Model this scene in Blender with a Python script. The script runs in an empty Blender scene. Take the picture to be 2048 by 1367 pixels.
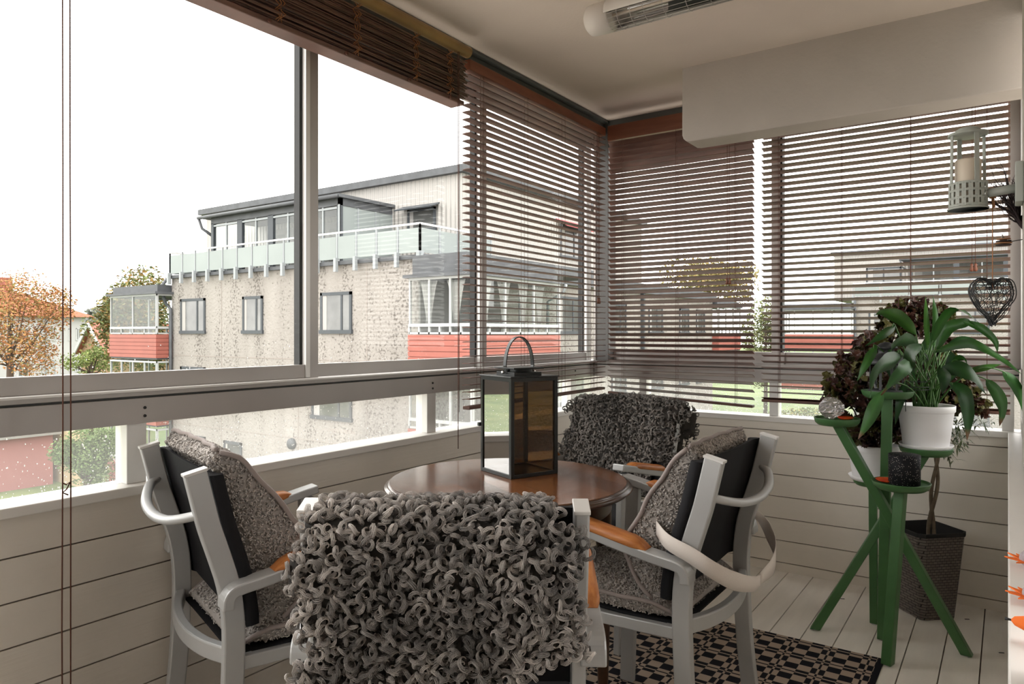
import bpy, math, random
import numpy as np
from math import sin, cos, pi, radians as R
from mathutils import Vector, Matrix, noise as mnoise

# ------------------------------------------------------------------ camera, world, exposure
scn = bpy.context.scene
FPX = 1424.0
YAW = math.atan(992 / 1424.0)
cam_d = bpy.data.cameras.new('camera')
cam = bpy.data.objects.new('camera', cam_d)
scn.collection.objects.link(cam)
cam.location = (0, 0, 1.2)
cam.rotation_euler = (pi / 2, 0, YAW)
cam_d.sensor_width = 36.0
cam_d.lens = 36.0 * FPX / 2048.0
cam_d.shift_y = -16.5 / 2048.0
cam_d.clip_start = 0.02
cam_d.clip_end = 600
scn.camera = cam

SKY = 4.0
world = bpy.data.worlds.new('overcast_sky')
scn.world = world
world.use_nodes = True
wn = world.node_tree
wn.nodes.clear()
w_out = wn.nodes.new('ShaderNodeOutputWorld')
w_bg = wn.nodes.new('ShaderNodeBackground')
w_tc = wn.nodes.new('ShaderNodeTexCoord')
w_ns = wn.nodes.new('ShaderNodeTexNoise')
w_rp = wn.nodes.new('ShaderNodeValToRGB')
w_ns.inputs['Scale'].default_value = 1.3
w_ns.inputs['Detail'].default_value = 3
w_rp.color_ramp.elements[0].color = (0.985, 0.965, 0.94, 1)
w_rp.color_ramp.elements[1].color = (1.0, 0.96, 0.92, 1)
wn.links.new(w_tc.outputs['Generated'], w_ns.inputs['Vector'])
wn.links.new(w_ns.outputs['Fac'], w_rp.inputs['Fac'])
wn.links.new(w_rp.outputs['Color'], w_bg.inputs['Color'])
w_bg.inputs['Strength'].default_value = SKY
wn.links.new(w_bg.outputs[0], w_out.inputs['Surface'])

scn.view_settings.view_transform = 'Standard'
scn.view_settings.look = 'None'
scn.view_settings.gamma = 1
scn.view_settings.use_curve_mapping = False
scn.view_settings.exposure = 0.3
scn.cycles.max_bounces = 10
scn.cycles.diffuse_bounces = 6
scn.cycles.transparent_max_bounces = 24
scn.cycles.transmission_bounces = 8

# ------------------------------------------------------------------ helpers
rnd = random.Random(7)
FW = Vector((-sin(YAW), cos(YAW), 0))
RT = Vector((cos(YAW), sin(YAW), 0))
EYE = Vector((0, 0, 1.2))


def ray(x, y):
    return FW + RT * ((x - 1024) / FPX) + Vector((0, 0, (667 - y) / FPX))


def atD(x, y, d): return EYE + ray(x, y) * d
def onX(x, y, X): r = ray(x, y); return EYE + r * (X / r.x)
def onY(x, y, Y): r = ray(x, y); return EYE + r * (Y / r.y)
def onZ(x, y, Z): r = ray(x, y); return EYE + r * ((Z - 1.2) / r.z)


def tag(o, label=None, cat=None, group=None, kind=None):
    if label: o['label'] = label
    if cat: o['category'] = cat
    if group: o['group'] = group
    if kind: o['kind'] = kind
    return o


def empty(name, loc, label=None, cat=None, group=None, kind=None, rz=0):
    o = bpy.data.objects.new(name, None)
    o.empty_display_size = 0.05
    scn.collection.objects.link(o)
    o.location = loc
    o.rotation_euler = (0, 0, rz)
    return tag(o, label, cat, group, kind)


def V(*a): return Vector(a)


class MB:
    def __init__(s):
        s.v = []; s.f = []; s.sm = []; s.mi = []; s.col = None

    def add(s, vs, fs, smooth=False, mi=0):
        n = len(s.v)
        s.v.extend([tuple(p) for p in vs])
        for f in fs:
            s.f.append(tuple(i + n for i in f)); s.sm.append(smooth); s.mi.append(mi)

    def box(s, a, b, mi=0):
        x0, y0, z0 = a; x1, y1, z1 = b
        if x0 > x1: x0, x1 = x1, x0
        if y0 > y1: y0, y1 = y1, y0
        if z0 > z1: z0, z1 = z1, z0
        vs = [(x0, y0, z0), (x1, y0, z0), (x1, y1, z0), (x0, y1, z0), (x0, y0, z1), (x1, y0, z1), (x1, y1, z1), (x0, y1, z1)]
        s.add(vs, [(0, 3, 2, 1), (4, 5, 6, 7), (0, 1, 5, 4), (1, 2, 6, 5), (2, 3, 7, 6), (3, 0, 4, 7)], False, mi)
        return s

    def obox(s, c, ax, ay, az, mi=0):      # centre and half-axis vectors
        c, ax, ay, az = map(Vector, (c, ax, ay, az))
        vs = [c + ax * i + ay * j + az * k for k in (-1, 1) for (i, j) in ((-1, -1), (1, -1), (1, 1), (-1, 1))]
        s.add(vs, [(0, 3, 2, 1), (4, 5, 6, 7), (0, 1, 5, 4), (1, 2, 6, 5), (2, 3, 7, 6), (3, 0, 4, 7)], False, mi)
        return s

    def beam(s, p, q, w, h, upv=(0, 0, 1), mi=0):   # w across, h along upv
        p, q = Vector(p), Vector(q)
        d = q - p; u = Vector(upv)
        sd = d.cross(u).normalized(); u2 = sd.cross(d).normalized()
        return s.obox((p + q) / 2, sd * w / 2, d / 2, u2 * h / 2, mi)

    def sweep(s, pts, w, h, side, mi=0, smooth=False, scale=None):   # rectangular section along a path; side = fixed side vector
        pts = [Vector(p) for p in pts]; side = Vector(side).normalized(); n = len(pts); vs = []
        for i, p in enumerate(pts):
            t = (pts[min(i + 1, n - 1)] - pts[max(i - 1, 0)]).normalized()
            nn = side.cross(t).normalized()
            k = scale[i] if scale else 1
            for a, b in ((-1, -1), (1, -1), (1, 1), (-1, 1)):
                vs.append(p + side * (a * w / 2 * k) + nn * (b * h / 2 * k))
        fs = []
        for i in range(n - 1):
            for j in range(4):
                a = i * 4 + j; b = i * 4 + (j + 1) % 4
                fs.append((a, b, b + 4, a + 4))
        fs.append((3, 2, 1, 0)); m = (n - 1) * 4; fs.append((m, m + 1, m + 2, m + 3))
        s.add(vs, fs, smooth, mi)
        return s

    def tube(s, pts, r, n=8, cap=True, mi=0, flat=None):
        pts = [Vector(p) for p in pts]; m = len(pts)
        rs = r if isinstance(r, (list, tuple)) else [r] * m
        t0 = (pts[1] - pts[0]).normalized()
        ref = Vector((0, 0, 1)) if abs(t0.z) < 0.9 else Vector((1, 0, 0))
        u = t0.cross(ref).normalized()
        vs = []
        for i, p in enumerate(pts):
            t = (pts[min(i + 1, m - 1)] - pts[max(i - 1, 0)])
            t = t.normalized() if t.length > 1e-9 else t0
            u = (u - t * u.dot(t))
            u = u.normalized() if u.length > 1e-6 else t.orthogonal().normalized()
            w = t.cross(u)
            for k in range(n):
                a = 2 * pi * k / n
                vs.append(p + (u * cos(a) + w * sin(a) * (flat or 1)) * rs[i])
        fs = []
        for i in range(m - 1):
            for k in range(n):
                a = i * n + k; b = i * n + (k + 1) % n
                fs.append((a, b, b + n, a + n))
        if cap:
            fs.append(tuple(reversed(range(n)))); fs.append(tuple((m - 1) * n + k for k in range(n)))
        s.add(vs, fs, True, mi)
        return s

    def lathe(s, prof, c=(0, 0, 0), n=32, mi=0, smooth=True, axis='z', jitter=None):
        c = Vector(c); vs = []
        for (r, z) in prof:
            for k in range(n):
                a = 2 * pi * k / n
                if axis == 'z': vs.append(c + Vector((r * cos(a), r * sin(a), z)))
                elif axis == 'x': vs.append(c + Vector((z, r * cos(a), r * sin(a))))
                else: vs.append(c + Vector((r * cos(a), z, r * sin(a))))
        fs = []
        for i in range(len(prof) - 1):
            for k in range(n):
                a = i * n + k; b = i * n + (k + 1) % n
                fs.append((a, b, b + n, a + n))
        if prof[0][0] > 1e-5: fs.append(tuple(reversed(range(n))))
        if prof[-1][0] > 1e-5: fs.append(tuple((len(prof) - 1) * n + k for k in range(n)))
        s.add(vs, fs, smooth, mi)
        return s

    def prism(s, poly, ext, mi=0):        # planar polygon (3D points) extruded by a vector
        poly = [Vector(p) for p in poly]; e = Vector(ext); n = len(poly)
        s.add(poly + [p + e for p in poly],
              [tuple(reversed(range(n))), tuple(range(n, 2 * n))] + [(i, (i + 1) % n, (i + 1) % n + n, i + n) for i in range(n)], False, mi)
        return s

    def grid(s, rows, mi=0, smooth=True, close=False):   # rows of equal length lists of points
        n = len(rows[0]); vs = [p for r in rows for p in r]; fs = []
        for i in range(len(rows) - 1):
            for j in range(n - 1 if not close else n):
                a = i * n + j; b = i * n + (j + 1) % n
                fs.append((a, b, b + n, a + n))
        s.add(vs, fs, smooth, mi)
        return s

    def build(s, name, mats, parent=None, world=True, bevel=0, subsurf=0, auto=None, solid=0):
        if not isinstance(mats, (list, tuple)): mats = [mats]
        v = np.array(s.v, dtype=np.float64).reshape(-1, 3)
        off = Vector((0, 0, 0)); loc = Vector((0, 0, 0))
        if parent is not None:
            if world:
                p = parent
                while p is not None: off += p.location; p = p.parent
        else:
            mn = v.min(0); mx = v.max(0)
            loc = Vector(((mn[0] + mx[0]) / 2, (mn[1] + mx[1]) / 2, mn[2])); off = loc
        v = v - np.array(off)
        me = bpy.data.meshes.new(name)
        me.from_pydata(v.tolist(), [], s.f)
        me.polygons.foreach_set('use_smooth', s.sm)
        if len(mats) > 1: me.polygons.foreach_set('material_index', s.mi)
        for m in mats: me.materials.append(m)
        me.validate(); me.update()
        o = bpy.data.objects.new(name, me)
        scn.collection.objects.link(o)
        o.parent = parent; o.location = loc
        if s.col is not None and len(s.col) == len(me.vertices):
            ca = me.color_attributes.new('Col', 'FLOAT_COLOR', 'POINT')
            a = np.ones((len(me.vertices), 4), dtype=np.float32); a[:, :3] = np.array(s.col, dtype=np.float32).reshape(-1, 3)
            ca.data.foreach_set('color', a.ravel())
        if solid:
            md = o.modifiers.new('s', 'SOLIDIFY'); md.thickness = solid; md.offset = 0
        if bevel:
            md = o.modifiers.new('b', 'BEVEL'); md.width = bevel; md.segments = 2; md.limit_method = 'ANGLE'; md.angle_limit = R(40)
        if subsurf:
            md = o.modifiers.new('u', 'SUBSURF'); md.levels = subsurf; md.render_levels = subsurf
        return o


def copy_tree(o, parent=None):
    c = o.copy()
    scn.collection.objects.link(c)
    if parent is not None: c.parent = parent
    for ch in list(o.children): copy_tree(ch, c)
    return c


# ------------------------------------------------------------------ materials
def mat(name, col, rough=0.6, metal=0.0, var=0.0, vscale=8.0, vstretch=(1, 1, 1), bump=0.0, bscale=60.0, bstretch=(1, 1, 1),
        col2=None, spec=None, coat=0.0, sub=0.0, attr=None, trans=0.0, obj=True, sheen=0.0, bdist=0.01, lo=0.35, hi=0.65):
    m = bpy.data.materials.new(name); m.use_nodes = True
    nt = m.node_tree; N = nt.nodes; L = nt.links
    b = N['Principled BSDF']
    b.inputs['Base Color'].default_value = (*col, 1); b.inputs['Roughness'].default_value = rough
    b.inputs['Metallic'].default_value = metal
    if spec is not None: b.inputs['Specular IOR Level'].default_value = spec
    if coat: b.inputs['Coat Weight'].default_value = coat; b.inputs['Coat Roughness'].default_value = 0.15
    if trans: b.inputs['Transmission Weight'].default_value = trans
    if sheen: b.inputs['Sheen Weight'].default_value = sheen
    tc = N.new('ShaderNodeTexCoord'); src = tc.outputs['Object']
    colout = None
    if attr:
        at = N.new('ShaderNodeAttribute'); at.attribute_name = attr
        colout = at.outputs['Color']
    if var or col2 is not None:
        mp = N.new('ShaderNodeMapping'); mp.inputs['Scale'].default_value = vstretch
        ns = N.new('ShaderNodeTexNoise'); ns.inputs['Scale'].default_value = vscale; ns.inputs['Detail'].default_value = 5
        L.new(src, mp.inputs[0]); L.new(mp.outputs[0], ns.inputs['Vector'])
        rp = N.new('ShaderNodeValToRGB'); rp.color_ramp.elements[0].position = lo; rp.color_ramp.elements[1].position = hi
        c2 = col2 if col2 is not None else tuple(max(0, c * (1 - var)) for c in col)
        rp.color_ramp.elements[0].color = (*c2, 1); rp.color_ramp.elements[1].color = (*col, 1)
        L.new(ns.outputs['Fac'], rp.inputs[0])
        if colout is not None:
            mx = N.new('ShaderNodeMix'); mx.data_type = 'RGBA'; mx.blend_type = 'MULTIPLY'; mx.inputs[0].default_value = 1
            L.new(colout, mx.inputs[6]); L.new(rp.outputs[0], mx.inputs[7]); colout = mx.outputs[2]
        else: colout = rp.outputs[0]
    if colout is not None: L.new(colout, b.inputs['Base Color'])
    if bump:
        mp2 = N.new('ShaderNodeMapping'); mp2.inputs['Scale'].default_value = bstretch
        n2 = N.new('ShaderNodeTexNoise'); n2.inputs['Scale'].default_value = bscale; n2.inputs['Detail'].default_value = 4
        L.new(src, mp2.inputs[0]); L.new(mp2.outputs[0], n2.inputs['Vector'])
        bp = N.new('ShaderNodeBump'); bp.inputs['Strength'].default_value = bump; bp.inputs['Distance'].default_value = bdist
        L.new(n2.outputs['Fac'], bp.inputs['Height']); L.new(bp.outputs[0], b.inputs['Normal'])
    return m


def glass_mat(name, tint=(1, 1, 1), refl=1.0, rough=0.0, haze=0.0):
    m = bpy.data.materials.new(name); m.use_nodes = True
    nt = m.node_tree; N = nt.nodes; L = nt.links; N.clear()
    out = N.new('ShaderNodeOutputMaterial'); tr = N.new('ShaderNodeBsdfTransparent'); gl = N.new('ShaderNodeBsdfGlossy')
    mx = N.new('ShaderNodeMixShader'); fr = N.new('ShaderNodeFresnel'); fr.inputs['IOR'].default_value = 1.45
    tr.inputs[0].default_value = (*tint, 1); gl.inputs['Roughness'].default_value = rough
    mu = N.new('ShaderNodeMath'); mu.operation = 'MULTIPLY'; mu.inputs[1].default_value = refl
    L.new(fr.outputs[0], mu.inputs[0]); L.new(mu.outputs[0], mx.inputs[0])
    L.new(tr.outputs[0], mx.inputs[1]); L.new(gl.outputs[0], mx.inputs[2])
    if haze:
        df = N.new('ShaderNodeBsdfTranslucent'); df.inputs[0].default_value = (0.9, 0.9, 0.9, 1)
        m2 = N.new('ShaderNodeMixShader'); m2.inputs[0].default_value = haze
        L.new(mx.outputs[0], m2.inputs[1]); L.new(df.outputs[0], m2.inputs[2]); L.new(m2.outputs[0], out.inputs[0])
    else: L.new(mx.outputs[0], out.inputs[0])
    return m


M = {}
M['board'] = mat('white_painted_boards', (0.80, 0.75, 0.675), 0.5, var=0.10, vscale=3, bump=0.25, bscale=22, bstretch=(.25, .25, 5), bdist=.004)
M['board_gap'] = mat('board_gap', (0.16, 0.13, 0.11), 0.9)
M['floorb'] = mat('white_painted_floor', (0.80, 0.755, 0.69), 0.38, var=0.08, vscale=4, vstretch=(6, 1, 1), bump=0.15, bscale=30, bstretch=(5, .3, 1), bdist=.003)
M['sill'] = mat('sill_white_paint', (0.80, 0.78, 0.745), 0.4, var=0.05, vscale=6, bump=0.12, bscale=30, bstretch=(4, .4, 1), bdist=.002)
M['plaster'] = mat('ceiling_plaster', (0.76, 0.675, 0.595), 0.9, var=0.06, vscale=2.2, bump=0.15, bscale=90, bdist=.004)
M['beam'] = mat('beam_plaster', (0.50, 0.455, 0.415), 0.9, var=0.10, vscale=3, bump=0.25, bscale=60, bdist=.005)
M['alu'] = mat('aluminium_grey', (0.42, 0.395, 0.375), 0.42, metal=0.25, var=0.06, vscale=5)
M['alu_light'] = mat('aluminium_light', (0.72, 0.71, 0.69), 0.4, metal=0.2)
M['alu_dark'] = mat('aluminium_dark', (0.07, 0.075, 0.07), 0.5)
M['black'] = mat('black_rubber', (0.01, 0.01, 0.011), 0.6)
M['glass'] = glass_mat('window_glass', (0.985, 0.99, 0.985), 0.03)
M['glass_fog'] = glass_mat('window_glass_fogged', (0.97, 0.98, 0.97), 0.3, haze=0.06)
M['cham'] = mat('chair_aluminium', (0.50, 0.505, 0.505), 0.42, metal=0.35, var=0.05, vscale=10)
M['sling'] = mat('black_textilene', (0.012, 0.012, 0.014), 0.75, spec=0.2, bump=0.5, bscale=500, bdist=.001)
M['teak'] = mat('orange_teak', (0.55, 0.22, 0.065), 0.38, col2=(0.40, 0.13, 0.035), vscale=10, vstretch=(8, 1, 8), bump=.08, bscale=40, bstretch=(6, 1, 6))
M['blindwood'] = mat('blind_wood', (0.145, 0.068, 0.048), 0.5, col2=(0.085, 0.037, 0.026), vscale=6, vstretch=(1, 1, 8))
M['blindred'] = mat('blind_red_wood', (0.19, 0.062, 0.03), 0.4, col2=(0.15, 0.045, 0.02), vscale=5, vstretch=(1, 1, 8))
M['bamboo'] = mat('bamboo_rail', (0.40, 0.24, 0.085), 0.45, col2=(0.28, 0.16, 0.06), vscale=6)
M['cord'] = mat('brown_cord', (0.10, 0.035, 0.02), 0.8)
M['cord2'] = mat('orange_binding', (0.36, 0.15, 0.05), 0.8)
M['green'] = mat('green_paint', (0.055, 0.145, 0.048), 0.42, var=0.15, vscale=12)
M['white_plastic'] = mat('white_plastic', (0.80, 0.79, 0.80), 0.35)
M['heater'] = mat('heater_white', (0.70, 0.66, 0.61), 0.4)
M['chrome'] = mat('chrome', (0.85, 0.85, 0.85), 0.12, metal=1)
M['blackmetal'] = mat('lantern_black_metal', (0.035, 0.037, 0.037), 0.32, metal=0.6)
M['smoke'] = glass_mat('smoked_glass', (.54, .45, .34), .7)
M['piping'] = mat('taupe_piping', (0.30, 0.255, 0.24), 0.7)
M['strap'] = mat('cream_strap', (0.72, 0.66, 0.61), 0.8, bump=.1, bscale=300)
M['wool'] = mat('curly_wool', (1, 1, 1), 0.75, attr='Col', spec=.15, sheen=.15)
M['pelt'] = mat('pelt_skin', (0.045, 0.040, 0.036), 0.9)  # skin under the wool, darkened so gaps between locks read as shade
M['pelt_suede'] = mat('pelt_suede', (0.33, 0.29, 0.26), 0.9)
M['grey_lantern'] = mat('grey_green_metal', (0.42, 0.44, 0.41), 0.5)
M['wax'] = mat('candle_wax', (0.72, 0.62, 0.52), 0.5)
M['wire'] = mat('dark_wire', (0.03, 0.032, 0.035), 0.5)
M['twig'] = mat('dark_twig', (0.035, 0.022, 0.025), 0.9)
M['jute'] = mat('jute_string', (0.42, 0.20, 0.10), 0.9)
M['wickr'] = mat('wicker_inner', (0.012, 0.011, 0.011), 0.8)
M['stem'] = mat('braided_stem', (0.16, 0.12, 0.08), 0.9, var=0.4, vscale=40)
M['leafg'] = mat('lily_leaf', (0.035, 0.13, 0.018), 0.38, col2=(0.018, 0.075, 0.012), vscale=14, attr=None)
M['leaf_att'] = mat('plant_leaf', (1, 1, 1), 0.42, attr='Col', spec=.3)
M['crystal'] = mat('crystal_glass', (0.93, 0.90, 0.92), 0.06, trans=0.85)
M['orange'] = mat('orange_glaze', (0.75, 0.11, 0.015), 0.4, col2=(0.5, 0.02, 0.01), vscale=30)
M['soil'] = mat('soil', (0.03, 0.02, 0.015), 1)
M['feltorange'] = mat('felt_orange', (0.85, 0.17, 0.02), 0.8)
M['feltgrey'] = mat('felt_grey', (0.38, 0.34, 0.36), 0.9, bump=.5, bscale=120)

# =================================================================== THE ROOM
XL = -2.0      # inner face of the left boards
YB = 3.73      # inner face of the back boards
XR = 0.0       # inner face of the right parapet
Y0 = -1.7      # wall behind the camera
ZC = 2.435


def boards_wall(name, fixed, axis, a0, a1, joints, ztop, outward):
    # boards as individual strips (one mesh) over a backing
    mb = MB()
    zs = [0.0] + sorted(joints) + [ztop]
    g = 0.0022
    for i in range(len(zs) - 1):
        z0 = zs[i] + (g if i else 0); z1 = zs[i + 1] - (g if i < len(zs) - 2 else 0)
        if axis == 'y': mb.box((fixed, a0, z0), (fixed + outward * 0.02, a1, z1))
        else: mb.box((a0, fixed, z0), (a1, fixed + outward * 0.02, z1))
    if axis == 'y': mb.box((fixed + outward * 0.006, a0, 0), (fixed + outward * 0.11, a1, ztop - .002), 1)
    else: mb.box((a0, fixed + outward * 0.006, 0), (a1, fixed + outward * 0.11, ztop - .002), 1)
    o = mb.build(name, [M['board'], M['board_gap']])
    return tag(o, kind='structure')


boards_wall('wall_left', XL, 'y', Y0, YB + .11, [.652 - .11 * k for k in range(6)], .75, -1)
boards_wall('wall_back', YB, 'x', XL, 0.12, [.598 - .1105 * k for k in range(6)] + [.71], .752, 1)
boards_wall('wall_right', XR + .002, 'y', 1.0, YB, [.652 - .11 * k for k in range(6)], .75, 1)
tag(MB().box((0.04, 1.35, .79), (0.14, 2.98, ZC)).build('wall_facade', M['beam']), kind='structure')
tag(MB().box((0.62, Y0 - .1, 0), (0.72, 1.0, ZC)).box((0.04, 1.0, 0), (.72, 1.1, ZC)).box((-1.1, Y0 - .1, .8), (.72, Y0 - .0, ZC)).build('wall_inner', mat('dark_unseen_wall', (.20, .165, .14), .95)), kind='structure')  # unseen wall, kept dark to cut light bounced onto the left boards

mb = MB()
xs = [-.082 - .1178 * k for k in range(-6, 18)]
xs = [x for x in xs if -2.0 < x < .72]
xs = sorted([-2.05] + xs + [.72])
for i in range(len(xs) - 1):
    mb.box((xs[i] + .0022, Y0 - .1, -.03), (xs[i + 1] - .0022, YB + .05, 0))
mb.box((-2.1, Y0 - .1, -.2), (.75, YB + .1, -.012), 1)
tag(mb.build('floor', [M['floorb'], M['board_gap']]), kind='structure')

tag(MB().box((-1.926, Y0 - .1, ZC), (.75, 3.73, ZC + .2)).build('ceiling', M['plaster']), kind='structure')
# concrete beam near the back wall, end rounded at its lower corner
mb = MB()
bx0 = -1.247
prof = [(bx0, ZC + .02), (bx0, 2.125), (bx0 + .006, 2.107), (bx0 + .02, 2.094), (bx0 + .04, 2.09), (.20, 2.09), (.20, ZC + .02)]
mb.prism([(x, 3.175, z) for x, z in prof], (0, .155, 0))
tag(mb.build('ceiling_beam', M['beam'], bevel=.006), kind='structure')

# sills
tag(MB().box((XL + .012, Y0, .751), (XL - .115, YB - .0, .777)).build('trim_1', M['sill'], bevel=.003), kind='structure')
tag(MB().box((XL - .115, YB - .012, .752), (.14, YB + .115, .779)).build('trim_2', M['sill'], bevel=.003), kind='structure')
tag(MB().box((XR, .95, .752), (.20, YB - .013, .778)).build('trim_3', M['sill'], bevel=.003), kind='structure')

# --- left glazing: window_1 (lower lights), window_2 (sliding upper lights)
GX = XL - .06
w1 = empty('window_1', (GX, 1, .777), kind='structure')
mb = MB()
for y in (-1.4, -.17, 1.05, 2.31, 3.53):
    mb.box((XL - .03, y - .028, .777), (XL - .095, y + .028, .95))
mb.build('window_post', M['alu_light'], w1, bevel=.002)
lower = MB()
for a, b in ((Y0, -.2), (-.14, 1.02), (1.08, 2.28), (2.34, 3.5), (3.56, 3.79)):
    lower.box((GX - .002, a, .777), (GX + .002, b, .95))
lower.build('window_pane', M['glass_fog'], w1)
mb = MB()
mb.box((XL - .015, Y0, .946), (XL - .11, YB + .11, 1.018))
mb.box((XL - .022, Y0, 1.018), (XL - .11, YB + .11, 1.025), 1)
mb.box((XL - .005, Y0, 1.025), (XL - .11, YB + .11, 1.040))
mb.box((XL + .002, Y0, 1.037), (XL - .04, YB + .11, 1.044), 2)  # lip in lighter aluminium, the ledge highlight put into its colour
rail_l = mb.build('window_rail', [M['alu'], M['alu_dark'], M['alu_light']], w1, bevel=.0015)
sc = MB()
for y in (-.15, 1.065, 2.3, 3.52):
    for z in (.99, .967):
        sc.lathe([(0.0001, 0), (.004, 0.0), (.0045, -.003), (.0045, -.006)], (XL - .012, y, z), 12, axis='x')
sc.build('screw', M['black'], rail_l)

w2 = empty('window_2', (GX, 1, 1.044), kind='structure')
UX = XL - .045
mull = [-1.43, -.38, .60, 1.665, 2.67, 3.70]
pn = MB()
for i in range(len(mull) - 1):
    pn.box((UX - .003 - .02 * (i % 2), mull[i], 1.06), (UX + .001 - .02 * (i % 2), mull[i + 1], 2.36))
pn.build('window_pane', M['glass'], w2)
mb = MB()
for i in range(len(mull) - 1):
    if mull[i] == .60: continue
for i in range(len(mull) - 1):
    off = .02 * (i % 2)
    mb.box((UX + .012 - off, mull[i] - .02, 1.044), (UX - .016 - off, mull[i + 1] + .02, 1.091))   # bottom sash bars
    mb.box((UX + .012 - off, mull[i] - .02, 2.285), (UX - .016 - off, mull[i + 1] + .02, 2.34))
mb.build('sash_bar', M['alu'], w2, bevel=.0015)
for y in mull:
    if y == .60: continue
    m1 = MB().box((UX + .014, y - .004, 1.04), (UX - .03, y + .034, 2.345)).box((UX + .016, y - .022, 1.046), (UX - .02, y - .004, 2.345), 1)
    m1.box((UX - .004, y - .034, 1.09), (UX - .034, y - .022, 2.345), 2)
    m1.build('window_mullion', [M['alu'], M['alu_light'], M['black']], w2)
tag(MB().box((-1.93, Y0, 2.345), (-2.10, YB + .11, 2.435)).box((-2.05, Y0, 2.42), (-1.90, YB + .1, 2.434)).build('trim_4', M['alu_dark']), kind='structure')

# --- back glazing
GY = YB + .06
w3 = empty('window_3', (-1, GY, .779), kind='structure')
mb = MB()
for x in (-1.71, -.985, .0):
    mb.box((x - .022, YB + .03, .779), (x + .022, YB + .095, .955))
mb.build('window_post', M['alu_light'], w3, bevel=.002)
lp = MB()
for a, b in ((-1.98, -1.735), (-1.685, -1.01), (-.96, -.025)):
    lp.box((a, GY - .002, .779), (b, GY + .002, .955))
lp.build('window_pane', M['glass_fog'], w3)
mb = MB()
mb.box((XL - .1, YB + .008, .950), (.04, YB + .11, 1.018))
mb.box((XL - .1, YB + .016, 1.018), (.04, YB + .11, 1.025), 1)
mb.box((XL - .1, YB + .002, 1.025), (.04, YB + .11, 1.044))
mb.build('window_rail', [M['alu'], M['alu_dark']], w3, bevel=.0015)
w4 = empty('window_4', (-1, GY, 1.044), kind='structure')
UY = YB + .045
pn = MB()
bm_ = [-1.90, -.955, .03]
for i in range(2): pn.box((bm_[i], UY - .001 + .02 * i, 1.06), (bm_[i + 1], UY + .003 + .02 * i, 2.36))
pn.build('window_pane', M['glass'], w4)
mb = MB()
for i in range(2):
    o_ = .02 * i
    mb.box((bm_[i] - .02, UY - .012 + o_, 1.044), (bm_[i + 1] + .02, UY + .016 + o_, 1.105))
    mb.box((bm_[i] - .02, UY - .012 + o_, 2.285), (bm_[i + 1] + .02, UY + .016 + o_, 2.34))
mb.build('sash_bar', M['alu'], w4, bevel=.0015)
MB().box((-.995, UY - .02, 1.05), (-.955, UY + .035, 2.345)).box((-.953, UY - .01, 1.09), (-.943, UY + .035, 2.345), 1).build('window_mullion', [M['alu'], M['black']], w4)
MB().box((.0, UY - .02, 1.05), (.045, UY + .035, 2.345)).build('window_mullion', M['alu'], w4)
tag(MB().box((XL - .1, YB - .02, 2.345), (.14, YB + .12, 2.435)).build('trim_5', M['alu_dark']), kind='structure')
# corner post
tag(MB().box((-1.985, YB - .035, 1.044), (-1.895, YB + .06, 2.36)).box((-1.99, YB - .04, 1.044), (-1.975, YB - .03, 2.36), 1).build('trim_6', [mat('corner_post_grey', (.06, .055, .052), .55), M['alu']], bevel=.003), kind='structure')
# right end jamb and narrow window jamb
tag(MB().box((.04, 2.98, .79), (.12, 3.02, 2.435)).box((.045, YB - .04, .79), (.14, YB + .1, 2.435)).build('trim_7', M['alu_light'], bevel=.003), kind='structure')
w5 = empty('window_5', (.08, 3.3, .79), kind='structure')
MB().box((.078, 3.02, .79), (.082, YB - .04, 2.40)).build('window_pane', M['glass'], w5)
MB().box((.045, 3.02, .79), (.11, YB - .04, .85)).box((.045, 3.02, 1.0), (.11, YB - .04, 1.06)).box((.045, 3.02, 2.36), (.11, YB - .04, 2.435)).build('sash_bar', M['alu'], w5)
w6 = empty('added_window_6', (-1.4, Y0, .79), kind='structure')  # added window behind the camera, sized to light the back boards
MB().box((-2.0, Y0 - .05, .79), (-1.1, Y0 - .046, 2.36)).build('window_pane', M['glass'], w6)
mb = MB().box((-2.1, Y0 - .09, .95), (-1.1, Y0 - .01, 1.05)).box((-2.1, Y0 - .09, 2.36), (-1.1, Y0 - .01, 2.435))
for x in (-2.03, -1.12): mb.box((x - .03, Y0 - .09, .79), (x + .03, Y0 - .01, 2.4))
mb.build('window_frame', M['alu'], w6)
boards_wall('wall_front', Y0 - .02, 'x', XL - .1, .62, [.652 - .11 * k for k in range(6)], .79, -1)

# --- raindrops on the lower panes
def drops(name, label, gen, n, mt):
    t = (1 + 5 ** .5) / 2
    iv = [Vector(p).normalized() for p in ((-1, t, 0), (1, t, 0), (-1, -t, 0), (1, -t, 0), (0, -1, t), (0, 1, t), (0, -1, -t), (0, 1, -t), (t, 0, -1), (t, 0, 1), (-t, 0, -1), (-t, 0, 1))]
    ifc = [(0, 11, 5), (0, 5, 1), (0, 1, 7), (0, 7, 10), (0, 10, 11), (1, 5, 9), (5, 11, 4), (11, 10, 2), (10, 7, 6), (7, 1, 8), (3, 9, 4), (3, 4, 2), (3, 2, 6), (3, 6, 8), (3, 8, 9), (4, 9, 5), (2, 4, 11), (6, 2, 10), (8, 6, 7), (9, 8, 1)]
    mb = MB()
    for _ in range(n):
        p, r, nax = gen()
        sc_ = [r, r, r * rnd.uniform(1, 1.5)]; sc_[nax] = r * .45
        mb.add([p + Vector((v.x * sc_[0], v.y * sc_[1], v.z * sc_[2])) for v in iv], ifc, True)
    return tag(mb.build(name, mt), label, 'water drops', kind='stuff')


M['water'] = mat('rain_water', (1, 1, 1), 0.0, trans=1.0); M['water'].node_tree.nodes['Principled BSDF'].inputs['IOR'].default_value = 1.33


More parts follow.
